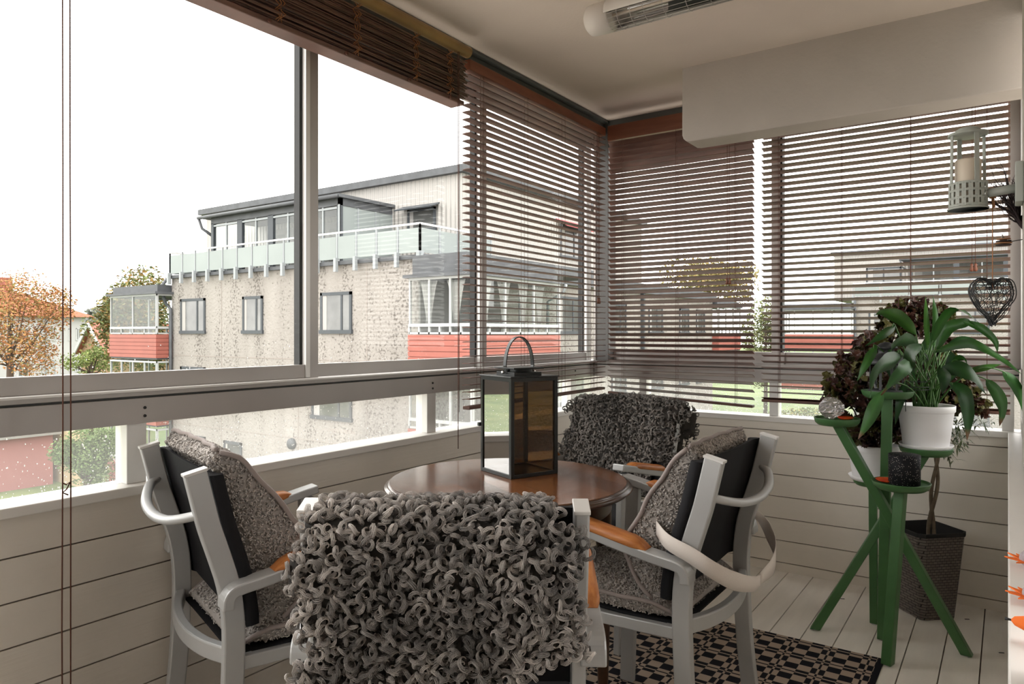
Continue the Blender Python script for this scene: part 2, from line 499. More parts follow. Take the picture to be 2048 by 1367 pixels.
def g_left():
    while True:
        y = rnd.uniform(.55, 3.7)
        if any(abs(y - q) < .035 for q in (1.05, 2.31, 3.53)): continue
        z = .779 + .165 * rnd.random() ** (1.9 if y < 1.9 else 1.2)
        r = min(.0036, .0011 * rnd.lognormvariate(0, .45)); return Vector((GX - .0025, y, z)), r, 0


def g_left_up():
    y = rnd.uniform(.55, 2.3); z = 1.092 + .08 * rnd.random() ** 2.2
    return Vector((UX - .0255 if False else UX - .0035, y, z)), min(.003, .0011 * rnd.lognormvariate(0, .35)), 0


def g_back():
    while True:
        x = rnd.uniform(-1.9, 0)
        if min(abs(x + 1.71), abs(x + .985)) < .03: continue
        return Vector((x, GY + .0025, .781 + .165 * rnd.random() ** 1.3)), min(.0035, .0012 * rnd.lognormvariate(0, .4)), 1


drops('raindrops', 'raindrops speckling the low pane under the long left window rail', g_left, 2000, M['water'])
drops('raindrops', 'scattered raindrops along the foot of the large upper left pane', g_left_up, 160, M['water'])
drops('raindrops', 'raindrops speckling the low back pane under the wooden blinds', g_back, 1700, M['water'])

# =================================================================== BLINDS
def venetian(label, axis, plane, a0, a1, ztop, zbot, pitch, tilt, headrail, mats, room, droop=0.0, cords=(), zskip=None):
    """axis 'y': blind runs along Y at x=plane; room = +1/-1 direction towards the room."""
    def P(a, d, z): return V(plane + d * room, a, z) if axis == 'y' else V(a, plane + d * room, z)
    root = empty('venetian_blind', P((a0 + a1) / 2, 0, zbot), label, 'blind', 'wooden venetian blinds')
    h = headrail
    mb = MB(); b = [P(a0, -.02, ztop), P(a1, .022, ztop + h)]
    mb.box(tuple(b[0]), tuple(b[1])); mb.build('headrail', mats['rail'], root, bevel=.002)
    sl = MB(); w = .042; n = int((ztop - zbot) / pitch)
    for i in range(n):
        z = ztop - .02 - i * pitch; 
        if z < zbot + .012: break
        th = tilt(i, n) + rnd.uniform(-.02, .02)
        k = max(0, 1 - (z - zbot) / .12) * droop
        rows = []
        for a, dz in ((a0, 0.0), ((a0 + a1) / 2, -k / 2 - .0006), (a1, -k)):
            s = []
            for q in range(5):
                d = (q / 4 - .5) * w
                s.append(P(a, d * cos(th), z + dz + d * sin(th) + .0016 * (1 - (2 * q / 4 - 1) ** 2)))
            bt = [p + V(0, 0, -.0030) for p in reversed(s)]
            rows.append(s + bt)
        sl.grid(rows, smooth=False, close=True)
        nn = len(sl.v); m = 10
        sl.f.append(tuple(range(nn - m, nn))); sl.sm.append(False); sl.mi.append(0)
        sl.f.append(tuple(reversed(range(nn - 3 * m, nn - 2 * m)))); sl.sm.append(False); sl.mi.append(0)
    sl.build('slats', mats['slat'], root)
    br = MB(); p, q = P(a0, 0, zbot), P(a1, 0, zbot - droop)
    br.beam(p, q, .038, .014); br.build('bottom_rail', mats['slat'], root, bevel=.003)
    cd = MB(); L = a1 - a0
    for fr in ((.11, .5, .89) if L < 1.0 else (.08, .36, .64, .92)):
        a = a0 + L * fr
        for d in (-.019, .019):
            cd.tube([P(a, d, ztop), P(a, d, zbot - droop * fr)], .0008, 4)
        cd.tube([P(a, 0, ztop), P(a, 0, zbot - droop * fr)], .0009, 4)
    cd.build('ladder_cord', M['cord'], root)
    for (a, zb) in cords:
        c = MB()
        for e in (-.006, .006): c.tube([P(a + e, .03, ztop), P(a + e * .8, .032, (ztop + zb) / 2), P(a + e, .03, zb)], .0011, 5)
        co = c.build('pull_cord', M['cord'], root)
        for e in (-.007, .007):
            MB().lathe([(.002, .0), (.007, -.006), (.005, -.012), (.0085, -.028), (.006, -.034), (.0005, -.035)], tuple(P(a + e, .03, zb)), 12).build('tassel', M['blindred'], co)
    return root


wm = dict(rail=M['blindred'], slat=M['blindwood'])
venetian('brown wooden venetian blind with flat open slats on the left side behind the table lantern', 'y', -1.885, 2.365, 3.60, 2.315, .885, .0305,
         lambda i, n: .01 if i < n - 9 else .05, .045, wm, 1, droop=-.008, cords=((3.50, 1.40),))
venetian('wooden venetian blind with nearly closed slats and a drooping bottom rail, beside the corner post', 'x', 3.64, -1.862, -1.052, 2.29, .868, .0298,
         lambda i, n: R(24) * max(0, (n * .12 - i) / (n * .12)) + R(21), .085, wm, -1, droop=.034, cords=((-1.17, 1.485),))
venetian('wide brown wooden venetian blind with open slats behind the green plant stand', 'x', 3.64, -1.008, .008, 2.29, .868, .0302,
         lambda i, n: R(11.5), .06, wm, -1, droop=.0, cords=((-.12, 1.50),))

# bunched up bamboo blind over the long left window
rb = empty('roll_up_blind', (-1.885, 1.0, 2.15), 'raised reddish-brown matchstick blind bunched under a bamboo rail above the left window', 'blind')
BY0, BY1 = -.35, 2.325
mb = MB(); mb.tube([(-1.852, BY0, 2.374), (-1.852, 1.0, 2.372), (-1.852, BY1 + .012, 2.374)], .024, 12); mb.build('bamboo_rail', M['bamboo'], rb)
mb = MB()
for i in range(26):
    for lay in range(3):
        z = 2.330 - i * .0060 + rnd.uniform(-.0015, .0015)
        x = -1.89 + lay * .016 + rnd.uniform(-.004, .004) + .008 * sin(i * 1.3 + lay)
        e = rnd.uniform(-.008, .008)
        mb.tube([(x, BY0, z), (x, .9, z + rnd.uniform(-.003, .003)), (x, BY1 + e, z)], .0034, 5)
mb.build('slats', M['blindwood'], rb)
mb = MB(); mb.box((-1.925, BY0, 2.148), (-1.853, BY1 - .01, 2.166)).build('bottom_rail', M['blindwood'], rb, bevel=.004)
br = rb.children[-1]
for y in (.55, 1.10, 1.36, 1.67, 1.98, 2.22): MB().lathe([(.0005, -.004), (.006, -.003), (.007, .002), (.006, .003)], (-1.849, y, 2.156), 10, axis='x').build('knob', M['cord'], br)
for y in (.62, 1.12, 1.40, 1.72, 2.02, 2.22):
    mb = MB()
    for k in range(3):
        pts = []
        for q in range(16):
            pts.append((-1.852 + .008 * sin(q * 1.9 + k), y + (k - 1) * .010 + .006 * sin(q * 2.4 + k), 2.345 - q * .0118))
        mb.tube(pts, .0016, 4)
    mb.build('binding', M['cord2'], rb)
mb = MB(); mb.tube([(-1.845, 2.262, 2.36), (-1.843, 2.262, 1.6), (-1.845, 2.263, .88), (-1.844, 2.262, .73)], .0016, 5)
mb.tube([(-1.842, 2.266, 2.36), (-1.842, 2.266, 1.6), (-1.842, 2.266, .88)], .0013, 5).build('pull_cord', M['cord'], rb)
mb = MB()
for e, s in ((0, 1), (.016, -1)):
    mb.tube([(-1.845, .778 + e, 2.37), (-1.845, .778 + e + .001, 1.6), (-1.845, .779 + e * 1.1, .95), (-1.845, .777 + e * 1.2, .5), (-1.845, .779 + e * 1.1, .06)], .0017, 5)
mb.tube([(-1.845, .779, .845), (-1.843, .786, .84), (-1.845, .795, .845), (-1.843, .787, .83), (-1.845, .779, .822), (-1.843, .79, .815)], .0017, 5)
mb.build('pull_cord', M['cord'], rb)

# ceiling heater
ht = empty('patio_heater', (-.95, 2.33, 2.36), 'white tubular infrared heater with wire grille fixed to the ceiling', 'heater')
hx0, hx1, hy, hz, hr = -1.275, -.55, 2.325, 2.352, .055
mb = MB()
sec = []
for k in range(25):
    a = pi * (-.02) + (pi * 1.62) * k / 24 - pi * .0
    sec.append((hr * cos(a + pi * .98 - pi * .62 + .35), hr * sin(a + pi * .98 - pi * .62 + .35)))
# housing: shell open towards the lower front
def ring(a0, a1, n, r): return [(r * cos(a0 + (a1 - a0) * i / n), r * sin(a0 + (a1 - a0) * i / n)) for i in range(n + 1)]
op0, op1 = R(-172), R(-40)       # opening (angles in y,z plane)
shell = ring(op1, op0 + 2 * pi, 30, hr)
rows = [[V(x, hy + c[0], hz + c[1]) for c in shell] for x in (hx0 + .09, hx1)]
mb.grid(rows); mb.build('housing', M['heater'], ht, solid=.003)
mb = MB(); mb.lathe([(.0005, hx0), (hr * .72, hx0 + .001), (hr * .95, hx0 + .012), (hr, hx0 + .03), (hr + .001, hx0 + .10)], (0, hy, hz), 40, axis='x')
mb.build('end_cap', M['heater'], ht)
mb = MB(); rf = ring(R(-40), R(188) , 16, hr * .8)
mb.grid([[V(x, hy + c[0], hz + c[1]) for c in rf] for x in (hx0 + .10, -.98)]); mb.build('reflector', M['chrome'], ht)
mb = MB(); mb.grid([[V(x, hy + c[0], hz + c[1]) for c in rf] for x in (-.98, hx1)]); mb.build('reflector', M['alu_dark'], ht)
mb = MB(); mb.tube([(hx0 + .10, hy, hz), (hx1, hy, hz)], .006, 10); mb.build('heating_tube', M['wax'], ht)
mb = MB()
for k in range(8):
    a = op0 + (op1 - op0) * (k + .3) / 7.6
    mb.tube([(hx0 + .1, hy + hr * cos(a), hz + hr * sin(a)), (hx1, hy + hr * cos(a), hz + hr * sin(a))], .0011, 5)
for x in (hx0 + .14, hx0 + .19, hx0 + .24, hx0 + .31, hx0 + .39, hx0 + .47):
    mb.tube([(x, hy + c[0] * 1.01, hz + c[1] * 1.01) for c in ring(op0, op1, 10, hr)], .0012, 5)
mb.build('grille', M['alu'], ht)
for x in (-1.2, -.7): MB().box((x, hy - .015, hz + hr - .004), (x + .04, hy + .015, ZC)).build('bracket', M['heater'], ht)

# =================================================================== CHAIRS
def smooth_path(pts, n=4):
    pts = [Vector(p) for p in pts]; out = []
    P = [pts[0] * 2 - pts[1]] + pts + [pts[-1] * 2 - pts[-2]]
    for i in range(1, len(P) - 2):
        for k in range(n):
            t = k / n
            a, b, c, d = P[i - 1], P[i], P[i + 1], P[i + 2]
            out.append(.5 * ((2 * b) + (c - a) * t + (2 * a - 5 * b + 4 * c - d) * t * t + (3 * b - a - 3 * c + d) * t ** 3))
    out.append(pts[-1])
    return out


POSTC = [(0, .885), (.013, .83), (.030, .76), (.052, .69), (.072, .62), (.083, .54), (.084, .44), (.074, .25), (.045, 0.0)]   # y, z of the rear posts


def posty(z):
    for (y0, z0), (y1, z1) in zip(POSTC, POSTC[1:]):
        if z1 <= z <= z0: return y1 + (y0 - y1) * (z - z1) / (z0 - z1)
    return POSTC[0][0] if z > .885 else POSTC[-1][0]


def make_chair():
    t = empty('garden_chair', (0, 0, 0))
    for s in (-1, 1):
        x = s * .245
        p = smooth_path([(x, y, z) for y, z in POSTC], 3)
        lg = MB().sweep(p, .027, .048, (1, 0, 0)).build('leg', M['cham'], t, world=False, bevel=.004)
        MB().obox((x, .0, .8865), (.0148, 0, 0), (0, .0255, .006), (0, -.0006, .0035)).build('end_cap', M['alu_light'], lg, world=False, bevel=.0015)
        x2 = s * .272
        MB().sweep([(x2, .462, .672), (x2, .470, .45), (x2, .478, .2), (x2, .485, 0)], .027, .048, (1, 0, 0)).build('leg', M['cham'], t, world=False, bevel=.004)
        ap = smooth_path([(x2, .060, .575), (x2, .064, .602), (x2, .085, .617), (x2, .16, .628), (x2, .30, .655), (x2, .43, .684), (x2 , .495, .697)], 4)
        ar = MB().sweep(ap, .050, .026, (1, 0, 0)).build('armrest', M['cham'], t, world=False, bevel=.004)
        # wooden arm pad: tapered, rounded block lying on the metal arm
        rows = []
        for q in range(13):
            u = q / 12; y = .165 + .25 * u; z = .629 + .19 * (y - .16) + .012
            e = min(1, (min(u, 1 - u)) / .14) ** .6 if 0 < u < 1 else 0
            w = .020 + .008 * e; h = .002 + .024 * e
            sec = []
            for k in range(12):
                a = 2 * pi * k / 12
                cx = math.copysign(abs(cos(a)) ** .5, cos(a)); cz = math.copysign(abs(sin(a)) ** .6, sin(a))
                sec.append(V(x2 + w * cx, y, z + (h * .75 * cz if cz > 0 else h * .25 * cz)))
            rows.append(sec)
        pd = MB().grid(rows, close=True)
        pd.add(rows[0], [tuple(range(12))]); pd.add(rows[-1], [tuple(reversed(range(12)))])
        pd.build('arm_pad', M['teak'], ar, world=False)
        MB().sweep([(x * .99, .105, .432), (x * 1.0, .30, .428), (x * 1.06, .47, .448)], .024, .032, (1, 0, 0)).build('seat_rail', M['cham'], t, world=False, bevel=.003)
    # handle bar bowed to the rear, seat rail bowed to the rear
    pts = smooth_path([(-.243, .022, .792), (-.215, -.004, .780), (-.12, -.030, .758), (0, -.038, .750), (.12, -.030, .758), (.215, -.004, .780), (.243, .022, .792)], 4)
    MB().tube(pts, .0135, 10, flat=.8).build('handle_bar', M['cham'], t, world=False)
    pts = smooth_path([(-.236, .080, .452), (-.13, .048, .446), (0, .036, .443), (.13, .048, .446), (.236, .080, .452)], 4)
    MB().sweep(pts, .040, .024, (0, 0, 1)).build('rear_rail', M['cham'], t, world=False, bevel=.004)
    pts = [(-.262, .474, .440), (0, .480, .432), (.262, .474, .440)]
    MB().sweep(pts, .036, .024, (0, 0, 1)).build('front_rail', M['cham'], t, world=False, bevel=.004)
    # back sling: sheet with thick rolled edges in front of the posts
    zs = [.876 - .36 * i / 16 for i in range(17)]
    rows = []
    for z in zs:
        y = posty(z); sec = []
        for xx, d in ((-.257, .026), (-.259, .040), (-.252, .058), (-.236, .060), (-.225, .048), (-.12, .040), (0, .037), (.12, .040), (.225, .048), (.236, .060), (.252, .058), (.259, .040), (.257, .026),
                      (.238, .030), (.225, .036), (.12, .033), (0, .030), (-.12, .033), (-.225, .036), (-.238, .030)):
            sec.append(V(xx, y + d, z))
        rows.append(sec)
    sl = MB().grid(rows, close=True)
    n = 20; sl.add(rows[0], [tuple(reversed(range(n)))]); sl.add(rows[-1], [tuple(range(n))])
    sl.build('backrest', M['sling'], t, world=False)
    rows = []
    for q in range(13):
        u = q / 12; y = .092 + .375 * u
        rows.append([V(xx * (1 + .05 * u), y, .446 + .018 * u - .018 * (1 - (xx / .24) ** 2) * sin(pi * u) - dz) for xx, dz in ((-.235, 0), (-.12, 0), (0, 0), (.12, 0), (.235, 0), (.235, .008), (.12, .006), (0, .006), (-.12, .006), (-.235, .008))])
    st = MB().grid(rows, close=True); st.add(rows[0], [tuple(reversed(range(10)))]); st.add(rows[-1], [tuple(range(10))])
    st.build('seat', M['sling'], t, world=False)
    return t


chair0 = make_chair()
CH = {}


def place(key, c, f, label):
    o = chair0 if not CH else copy_tree(chair0)
    o.location = (c[0], c[1], .004); o.rotation_euler = (0, 0, math.atan2(-f[0], f[1]))
    tag(o, label, 'chair', 'garden chairs around the round table')
    CH[key] = o
    fv = Vector((f[0], f[1], 0)).normalized(); rv = Vector((fv.y, -fv.x, 0))
    o['_'] = 0; del o['_']
    return (Vector((c[0], c[1], 0)), rv, fv)


FA = place('A', (-1.728, .975), (.30, .955), 'grey and black armchair beside the left wall, its back to the window')
FB = place('B', (-.83, .98), (-.273, .406), 'grey and black armchair nearest the viewer, half hidden under a curly sheepskin')
FC = place('C', (-.595, 1.978), (-1, 0), 'grey and black armchair right of the table with a cream strap tied behind')
FD = place('D', (-1.405, 2.93), (-.12, -1), 'grey and black armchair in the far corner, covered by a dark sheepskin')


def loc(F, x, y, z): return F[0] + F[1] * x + F[2] * y + V(0, 0, z)


# =================================================================== WOOL
def locks(bases, normals, downs, R0, nstr, rstr, spread, seg, colfn, rr, rise=.011, turns=(0.75, 1.35), root=.4):
    """Numpy curly locks. Returns verts, faces (quads), colours."""
    V_, F_, C_ = [], [], []
    ang = np.array([0, 2 * pi / 3, 4 * pi / 3])
    nv = 0
    for b, nrm, dn in zip(bases, normals, downs):
        nrm = nrm / np.linalg.norm(nrm)
        th = rr.uniform(-1.5, 1.5)
        a = dn - nrm * dn.dot(nrm); a /= (np.linalg.norm(a) + 1e-9)
        bb = np.cross(nrm, a)
        d = a * cos(th) + bb * sin(th); e = np.cross(nrm, d)
        Rr = R0 * rr.uniform(.75, 1.3); turn = rr.uniform(*turns) * 2 * pi
        tilt = rr.choice((-1, 1)) * rr.uniform(.25, 1.35)
        n2 = nrm * cos(tilt) + e * sin(tilt)
        t = np.linspace(0, 1, seg)
        phi = -pi / 2 + turn * t
        rad = Rr * (1 - .45 * t)
        c0 = b + nrm * (rise * rr.uniform(.6, 1.3))
        path = c0[None] + (np.cos(phi) * rad)[:, None] * d[None] + (np.sin(phi) * rad + Rr * .25 * t)[:, None] * n2[None] + (t * rr.uniform(-1, 1) * Rr * 1.1)[:, None] * e[None]
        # ease the root in to the pelt
        path[0] = b - nrm * .002 + d * (-.3 * Rr)
        tan = np.gradient(path, axis=0); tan /= np.linalg.norm(tan, axis=1)[:, None] + 1e-9
        sd = np.cross(tan, e[None]); sd /= np.linalg.norm(sd, axis=1)[:, None] + 1e-9
        w = np.cross(tan, sd)
        prof = np.sin(np.clip(t * 1.0 + .18, 0, 1) * pi) ** .6 * .75 + .25
        col = colfn(b, rr)
        for k in range(nstr):
            aa = 2 * pi * (k + rr.uniform(-.25, .25)) / max(1, nstr - 1) if k else 0
            rad2 = spread * (1 if k else 0) * rr.uniform(.75, 1.15)
            tw = aa + t * 1.6
            o = sd * (np.cos(tw) * rad2 * prof)[:, None] + w * (np.sin(tw) * rad2 * prof)[:, None]
            pk = path + o
            rk = rstr * (1 - .55 * t) * rr.uniform(.8, 1.2)
            ring = pk[:, None, :] + rk[:, None, None] * (np.cos(ang)[None, :, None] * sd[:, None, :] + np.sin(ang)[None, :, None] * w[:, None, :])
            V_.append(ring.reshape(-1, 3))
            idx = nv + np.arange((seg - 1) * 3).reshape(seg - 1, 3)
            nx = nv + (np.arange((seg - 1) * 3).reshape(seg - 1, 3) // 3) * 3 + (np.arange(3)[None] + 1) % 3
            F_.append(np.stack([idx, nx, nx + 3, idx + 3], -1).reshape(-1, 4))
            ck = np.array(col) * rr.uniform(.8, 1.2)
            sh = (root + (1.5 - root) * t)[:, None] * ck[None]  # fleece tips paler than roots, contrast raised to put gap shade into colour
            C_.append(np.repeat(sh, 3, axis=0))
            nv += seg * 3
    return np.concatenate(V_), np.concatenate(F_), np.concatenate(C_)


def mesh_np(name, v, f, c, material, parent):
    off = Vector((0, 0, 0)); p = parent
    while p is not None: off += p.location; p = p.parent
    v = v - np.array(off)
    me = bpy.data.meshes.new(name)
    me.vertices.add(len(v)); me.vertices.foreach_set('co', v.astype(np.float32).ravel())
    me.loops.add(f.size); me.loops.foreach_set('vertex_index', f.astype(np.int32).ravel())
    me.polygons.add(len(f)); me.polygons.foreach_set('loop_start', (np.arange(len(f)) * f.shape[1]).astype(np.int32))
    me.polygons.foreach_set('loop_total', np.full(len(f), f.shape[1], dtype=np.int32))
    me.polygons.foreach_set('use_smooth', np.ones(len(f), dtype=bool))
    me.update(calc_edges=True)
    ca = me.color_attributes.new('Col', 'FLOAT_COLOR', 'POINT')
    a = np.ones((len(v), 4), dtype=np.float32); a[:, :3] = c
    ca.data.foreach_set('color', a.ravel())
    me.materials.append(material)
    o = bpy.data.objects.new(name, me); scn.collection.objects.link(o); o.parent = parent
    return o


def npv(p): return np.array((p[0], p[1], p[2]), dtype=float)


def sample_surface(fn, u0, u1, s0, s1, du, ds, keep, rr, sg=1):
    """jittered grid over a parametric surface fn(u,s)->Vector; returns bases, normals, down vectors"""
    B, Nn, D = [], [], []
    u = u0
    row = 0
    while u < u1:
        s = s0 + (row % 2) * ds / 2
        while s < s1:
            uu = u + rr.uniform(-.45, .45) * du; ss = s + rr.uniform(-.45, .45) * ds
            if keep(uu, ss):
                p = fn(uu, ss); e = .004
                pu = fn(uu + e, ss) - p; ps = fn(uu, ss + e) - p
                n = pu.cross(ps)
                if n.length > 0:
                    B.append(npv(p)); Nn.append(npv(n.normalized() * sg)); D.append(npv(ps.normalized()))
            s += ds
        u += du; row += 1
    return B, Nn, D


def path_eval(path, s):
    """path = list of (y,z); s = arc length; returns y,z"""
    acc = 0
    for (y0, z0), (y1, z1) in zip(path, path[1:]):
        L = math.hypot(y1 - y0, z1 - z0)
        if s <= acc + L or (y1, z1) == path[-1]:
            t = (s - acc) / L
            return y0 + (y1 - y0) * t, z0 + (z1 - z0) * t
        acc += L


def path_len(path): return sum(math.hypot(b[0] - a[0], b[1] - a[1]) for a, b in zip(path, path[1:]))


def patch_noise(p, sc, seed=0): return mnoise.noise(Vector((p[0] * sc + seed, p[1] * sc, p[2] * sc)))


# --- sheepskin on chair B (nearest): from the seat side, over the top, down the rear
def rearpath(off_f, off_r, zf, zr):
    p = []
    z = zf
    while z < .86: p.append((posty(z) + .062 + off_f, z)); z += .05
    p += [(.062 + off_f, .862), (.045, .880), (.02, .888), (-.012, .885), (-.040 - off_r, .868), (-.056, .83), (-.066, .77), (-.064, .71), (-.050, .62), (-.035, .52), (-.02, .42), (-.01, zr)]
    return p


pB = rearpath(.0, .004, .56, .33)
LB = path_len(pB)
topB = path_len(pB[:pB.index((.02, .888)) + 1])


def surfB(u, s):
    y, z = path_eval(pB, s)
    edge = max(0, abs(u + .03) - .235)
    dro = 0.05 * (edge / .06) ** 2 if s > topB else .03 * (edge / .06) ** 2
    wob = .008 * sin(u * 17 + s * 4) * (1 if s > topB else .3)
    return loc(FB, u, y + (edge * .25 if s > topB else 0) + wob * .4 - (0.0), z - dro * .3)


def keepB(u, s):
    d = s - topB                  # distance past the top ridge; + = rear side
    jl = .012 * sin(d * 31) + .008 * sin(d * 71 + 1)
    left = -.222 if -.06 < d < .04 else -.250 + jl
    if d < -.06: left = -.225
    if d < -.06: right = .215
    elif d < .03: right = .185 + jl
    elif d < .10: right = .192 + (d - .03) * .7 + jl
    elif d < .27: right = .243 + jl * .5
    elif d < .34: right = .243 - (d - .27) * 1.3 + jl
    else: right = .133 - (d - .34) * .25 + jl
    return left < u < right and s > .0


def build_pelt(parent, fn, keep, u0, u1, s1, name='pelt', mt='pelt', du=.02):
    nu = int((u1 - u0) / du); ns = int(s1 / du); mb = MB(); idx = {}
    for i in range(nu + 1):
        for j in range(ns + 1):
            u = u0 + (u1 - u0) * i / nu; s = s1 * j / ns
            if keep(u, s): idx[(i, j)] = len(mb.v); mb.v.append(tuple(fn(u, s)))
    for i in range(nu):
        for j in range(ns):
            q = [(i, j), (i + 1, j), (i + 1, j + 1), (i, j + 1)]
            if all(k in idx for k in q): mb.f.append(tuple(idx[k] for k in q)); mb.sm.append(True); mb.mi.append(0)
    return mb.build(name, M[mt], parent, solid=.004)


rr = random.Random(11)
skB = empty('sheepskin', loc(FB, -.03, 0, .60), 'large curly grey sheepskin with long locks thrown over the nearest chair back', 'sheepskin')
build_pelt(skB, surfB, keepB, -.32, .25, LB * .995, mt='pelt')


def colB(b, r):
    n = patch_noise(b, 7, 3); n2 = patch_noise(b, 22, 9)
    k = .34 + .28 * n + .16 * n2 + r.uniform(-.12, .20)
    lx = (Vector(b) - FB[0]).dot(FB[1])
    if lx < -.16: k += .24 * min(1, (-.16 - lx) / .07)  # left edge lightened: highlights put into the wool colour
    if b[2] > .855: k += .16  # top ridge lightened in the colour as well
    if b[2] < .66 and lx > -.05: k += .10
    k = min(.80, max(.08, k))
    return (k * 1.0, k * .93, k * .88)


Bb, Nb, Db = sample_surface(surfB, -.32, .26, 0.02, LB - .01, .0134, .0134, keepB, rr, -1)
f_, m_, q_ = [], [], []
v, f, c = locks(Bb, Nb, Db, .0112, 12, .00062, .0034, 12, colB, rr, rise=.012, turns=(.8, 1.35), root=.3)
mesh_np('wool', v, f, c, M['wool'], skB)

# hanging strip of the same skin seen past the right post
def surfB2(u, s): return loc(FB, .243 + .006 * sin(s * 30), .075 + u, .80 - s)
def keepB2(u, s): return 0 <= s < .30 and 0.0 < u < .12 - s * .05 + .01 * sin(s * 30)


build_pelt(skB, surfB2, keepB2, 0, .14, .30, name='pelt_edge', mt='pelt')
Bb, Nb, Db = sample_surface(surfB2, .0, .13, .0, .30, .0125, .0125, keepB2, rr, -1)
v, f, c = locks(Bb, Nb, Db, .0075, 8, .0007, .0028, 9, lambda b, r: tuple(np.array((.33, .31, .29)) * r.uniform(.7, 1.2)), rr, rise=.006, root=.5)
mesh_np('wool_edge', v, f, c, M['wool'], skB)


# --- dark sheepskin on the far chair D (room side visible)
pD = [(.11, .50)] + [(posty(z) + .068, z) for z in (.55, .60, .65, .70, .75, .80, .85)] + [(.062, .878), (.042, .90), (.015, .905), (-.02, .90), (-.042, .87)] + [(posty(z) - .045, z) for z in (.82, .76, .70, .62)]
LD = path_len(pD); topD = path_len(pD[:10])


def surfD(u, s):
    y, z = path_eval(pD, s)
    e = max(0, abs(u) - .235)
    return loc(FD, -u, y - e * .35 + .008 * sin(u * 21 + s * 9), z - e * .25 + .010 * sin(u * 9 + 1))


def keepD(u, s):
    d = topD - s
    w = .300 + .014 * sin(d * 33) + .01 * sin(d * 60)
    if .06 < d < .14 and u < -.26: return False
    if d > .26 and u > .2: return False
    return abs(u) < w


skD = empty('sheepskin', loc(FD, 0, 0, .5), 'dark tightly curled sheepskin draped over the far corner chair back', 'sheepskin')
build_pelt(skD, surfD, keepD, -.32, .32, LD * .995)


def colD(b, r):
    lx = -(Vector(b) - FD[0]).dot(FD[1])          # + towards picture right
    n = patch_noise(b, 6, 5)
    k = .25 + .16 * n + r.uniform(-.10, .14)
    g = math.exp(-((lx - .17) / .045) ** 2) * (1 if b[2] < .86 else .5) * .16
    g += math.exp(-((lx + .17) / .06) ** 2) * (1 if b[2] < .80 else .3) * .14
    k = min(.45, max(.02, k + g))
    return (k * 1.02, k * .94, k * .88)


rr = random.Random(5)
Bb, Nb, Db = sample_surface(surfD, -.32, .32, (.01), LD - .01, .0145, .0145, keepD, rr)
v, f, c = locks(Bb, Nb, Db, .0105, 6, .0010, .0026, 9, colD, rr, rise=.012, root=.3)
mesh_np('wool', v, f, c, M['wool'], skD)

# --- thick fleece seat covers on chairs A and C
def short_fleece(parent, verts_faces, density, k0, rr, size=.0040):
    """tufts of short wool over a list of quads (4 points); colour k0"""
    B, Nn, D = [], [], []
    for q in verts_faces:
        a, b, c_, d = q
        n = (b - a).cross(d - a)
        ar = n.length
        if ar < 1e-9: continue
        n.normalize(); m = ar * density; m = int(m) + (1 if rr.random() < m - int(m) else 0)
        for _ in range(m):
            s, t = rr.random(), rr.random()
            p = a * (1 - s) * (1 - t) + b * s * (1 - t) + c_ * s * t + d * (1 - s) * t
            B.append(npv(p)); Nn.append(npv(n)); D.append(npv((V(0, 0, -1) + V(rr.uniform(-1, 1), rr.uniform(-1, 1), 0)).normalized()))
    def col(b, r):
        k = k0 * (1 + .2 * patch_noise(b, 14, 2)) * r.uniform(.85, 1.15)
        return (k, k * .93, k * .875)
    v, f, c = locks(B, Nn, D, size, 2, .0017, .0016, 5, col, rr, rise=.003, turns=(.5, .85), root=.75)
    return mesh_np('fleece', v, f, c, M['wool'], parent)


M['fleece_base'] = mat('fleece_base', (0.42, 0.385, 0.36), .95, var=.12, vscale=25, bump=.8, bscale=90, bdist=.005)


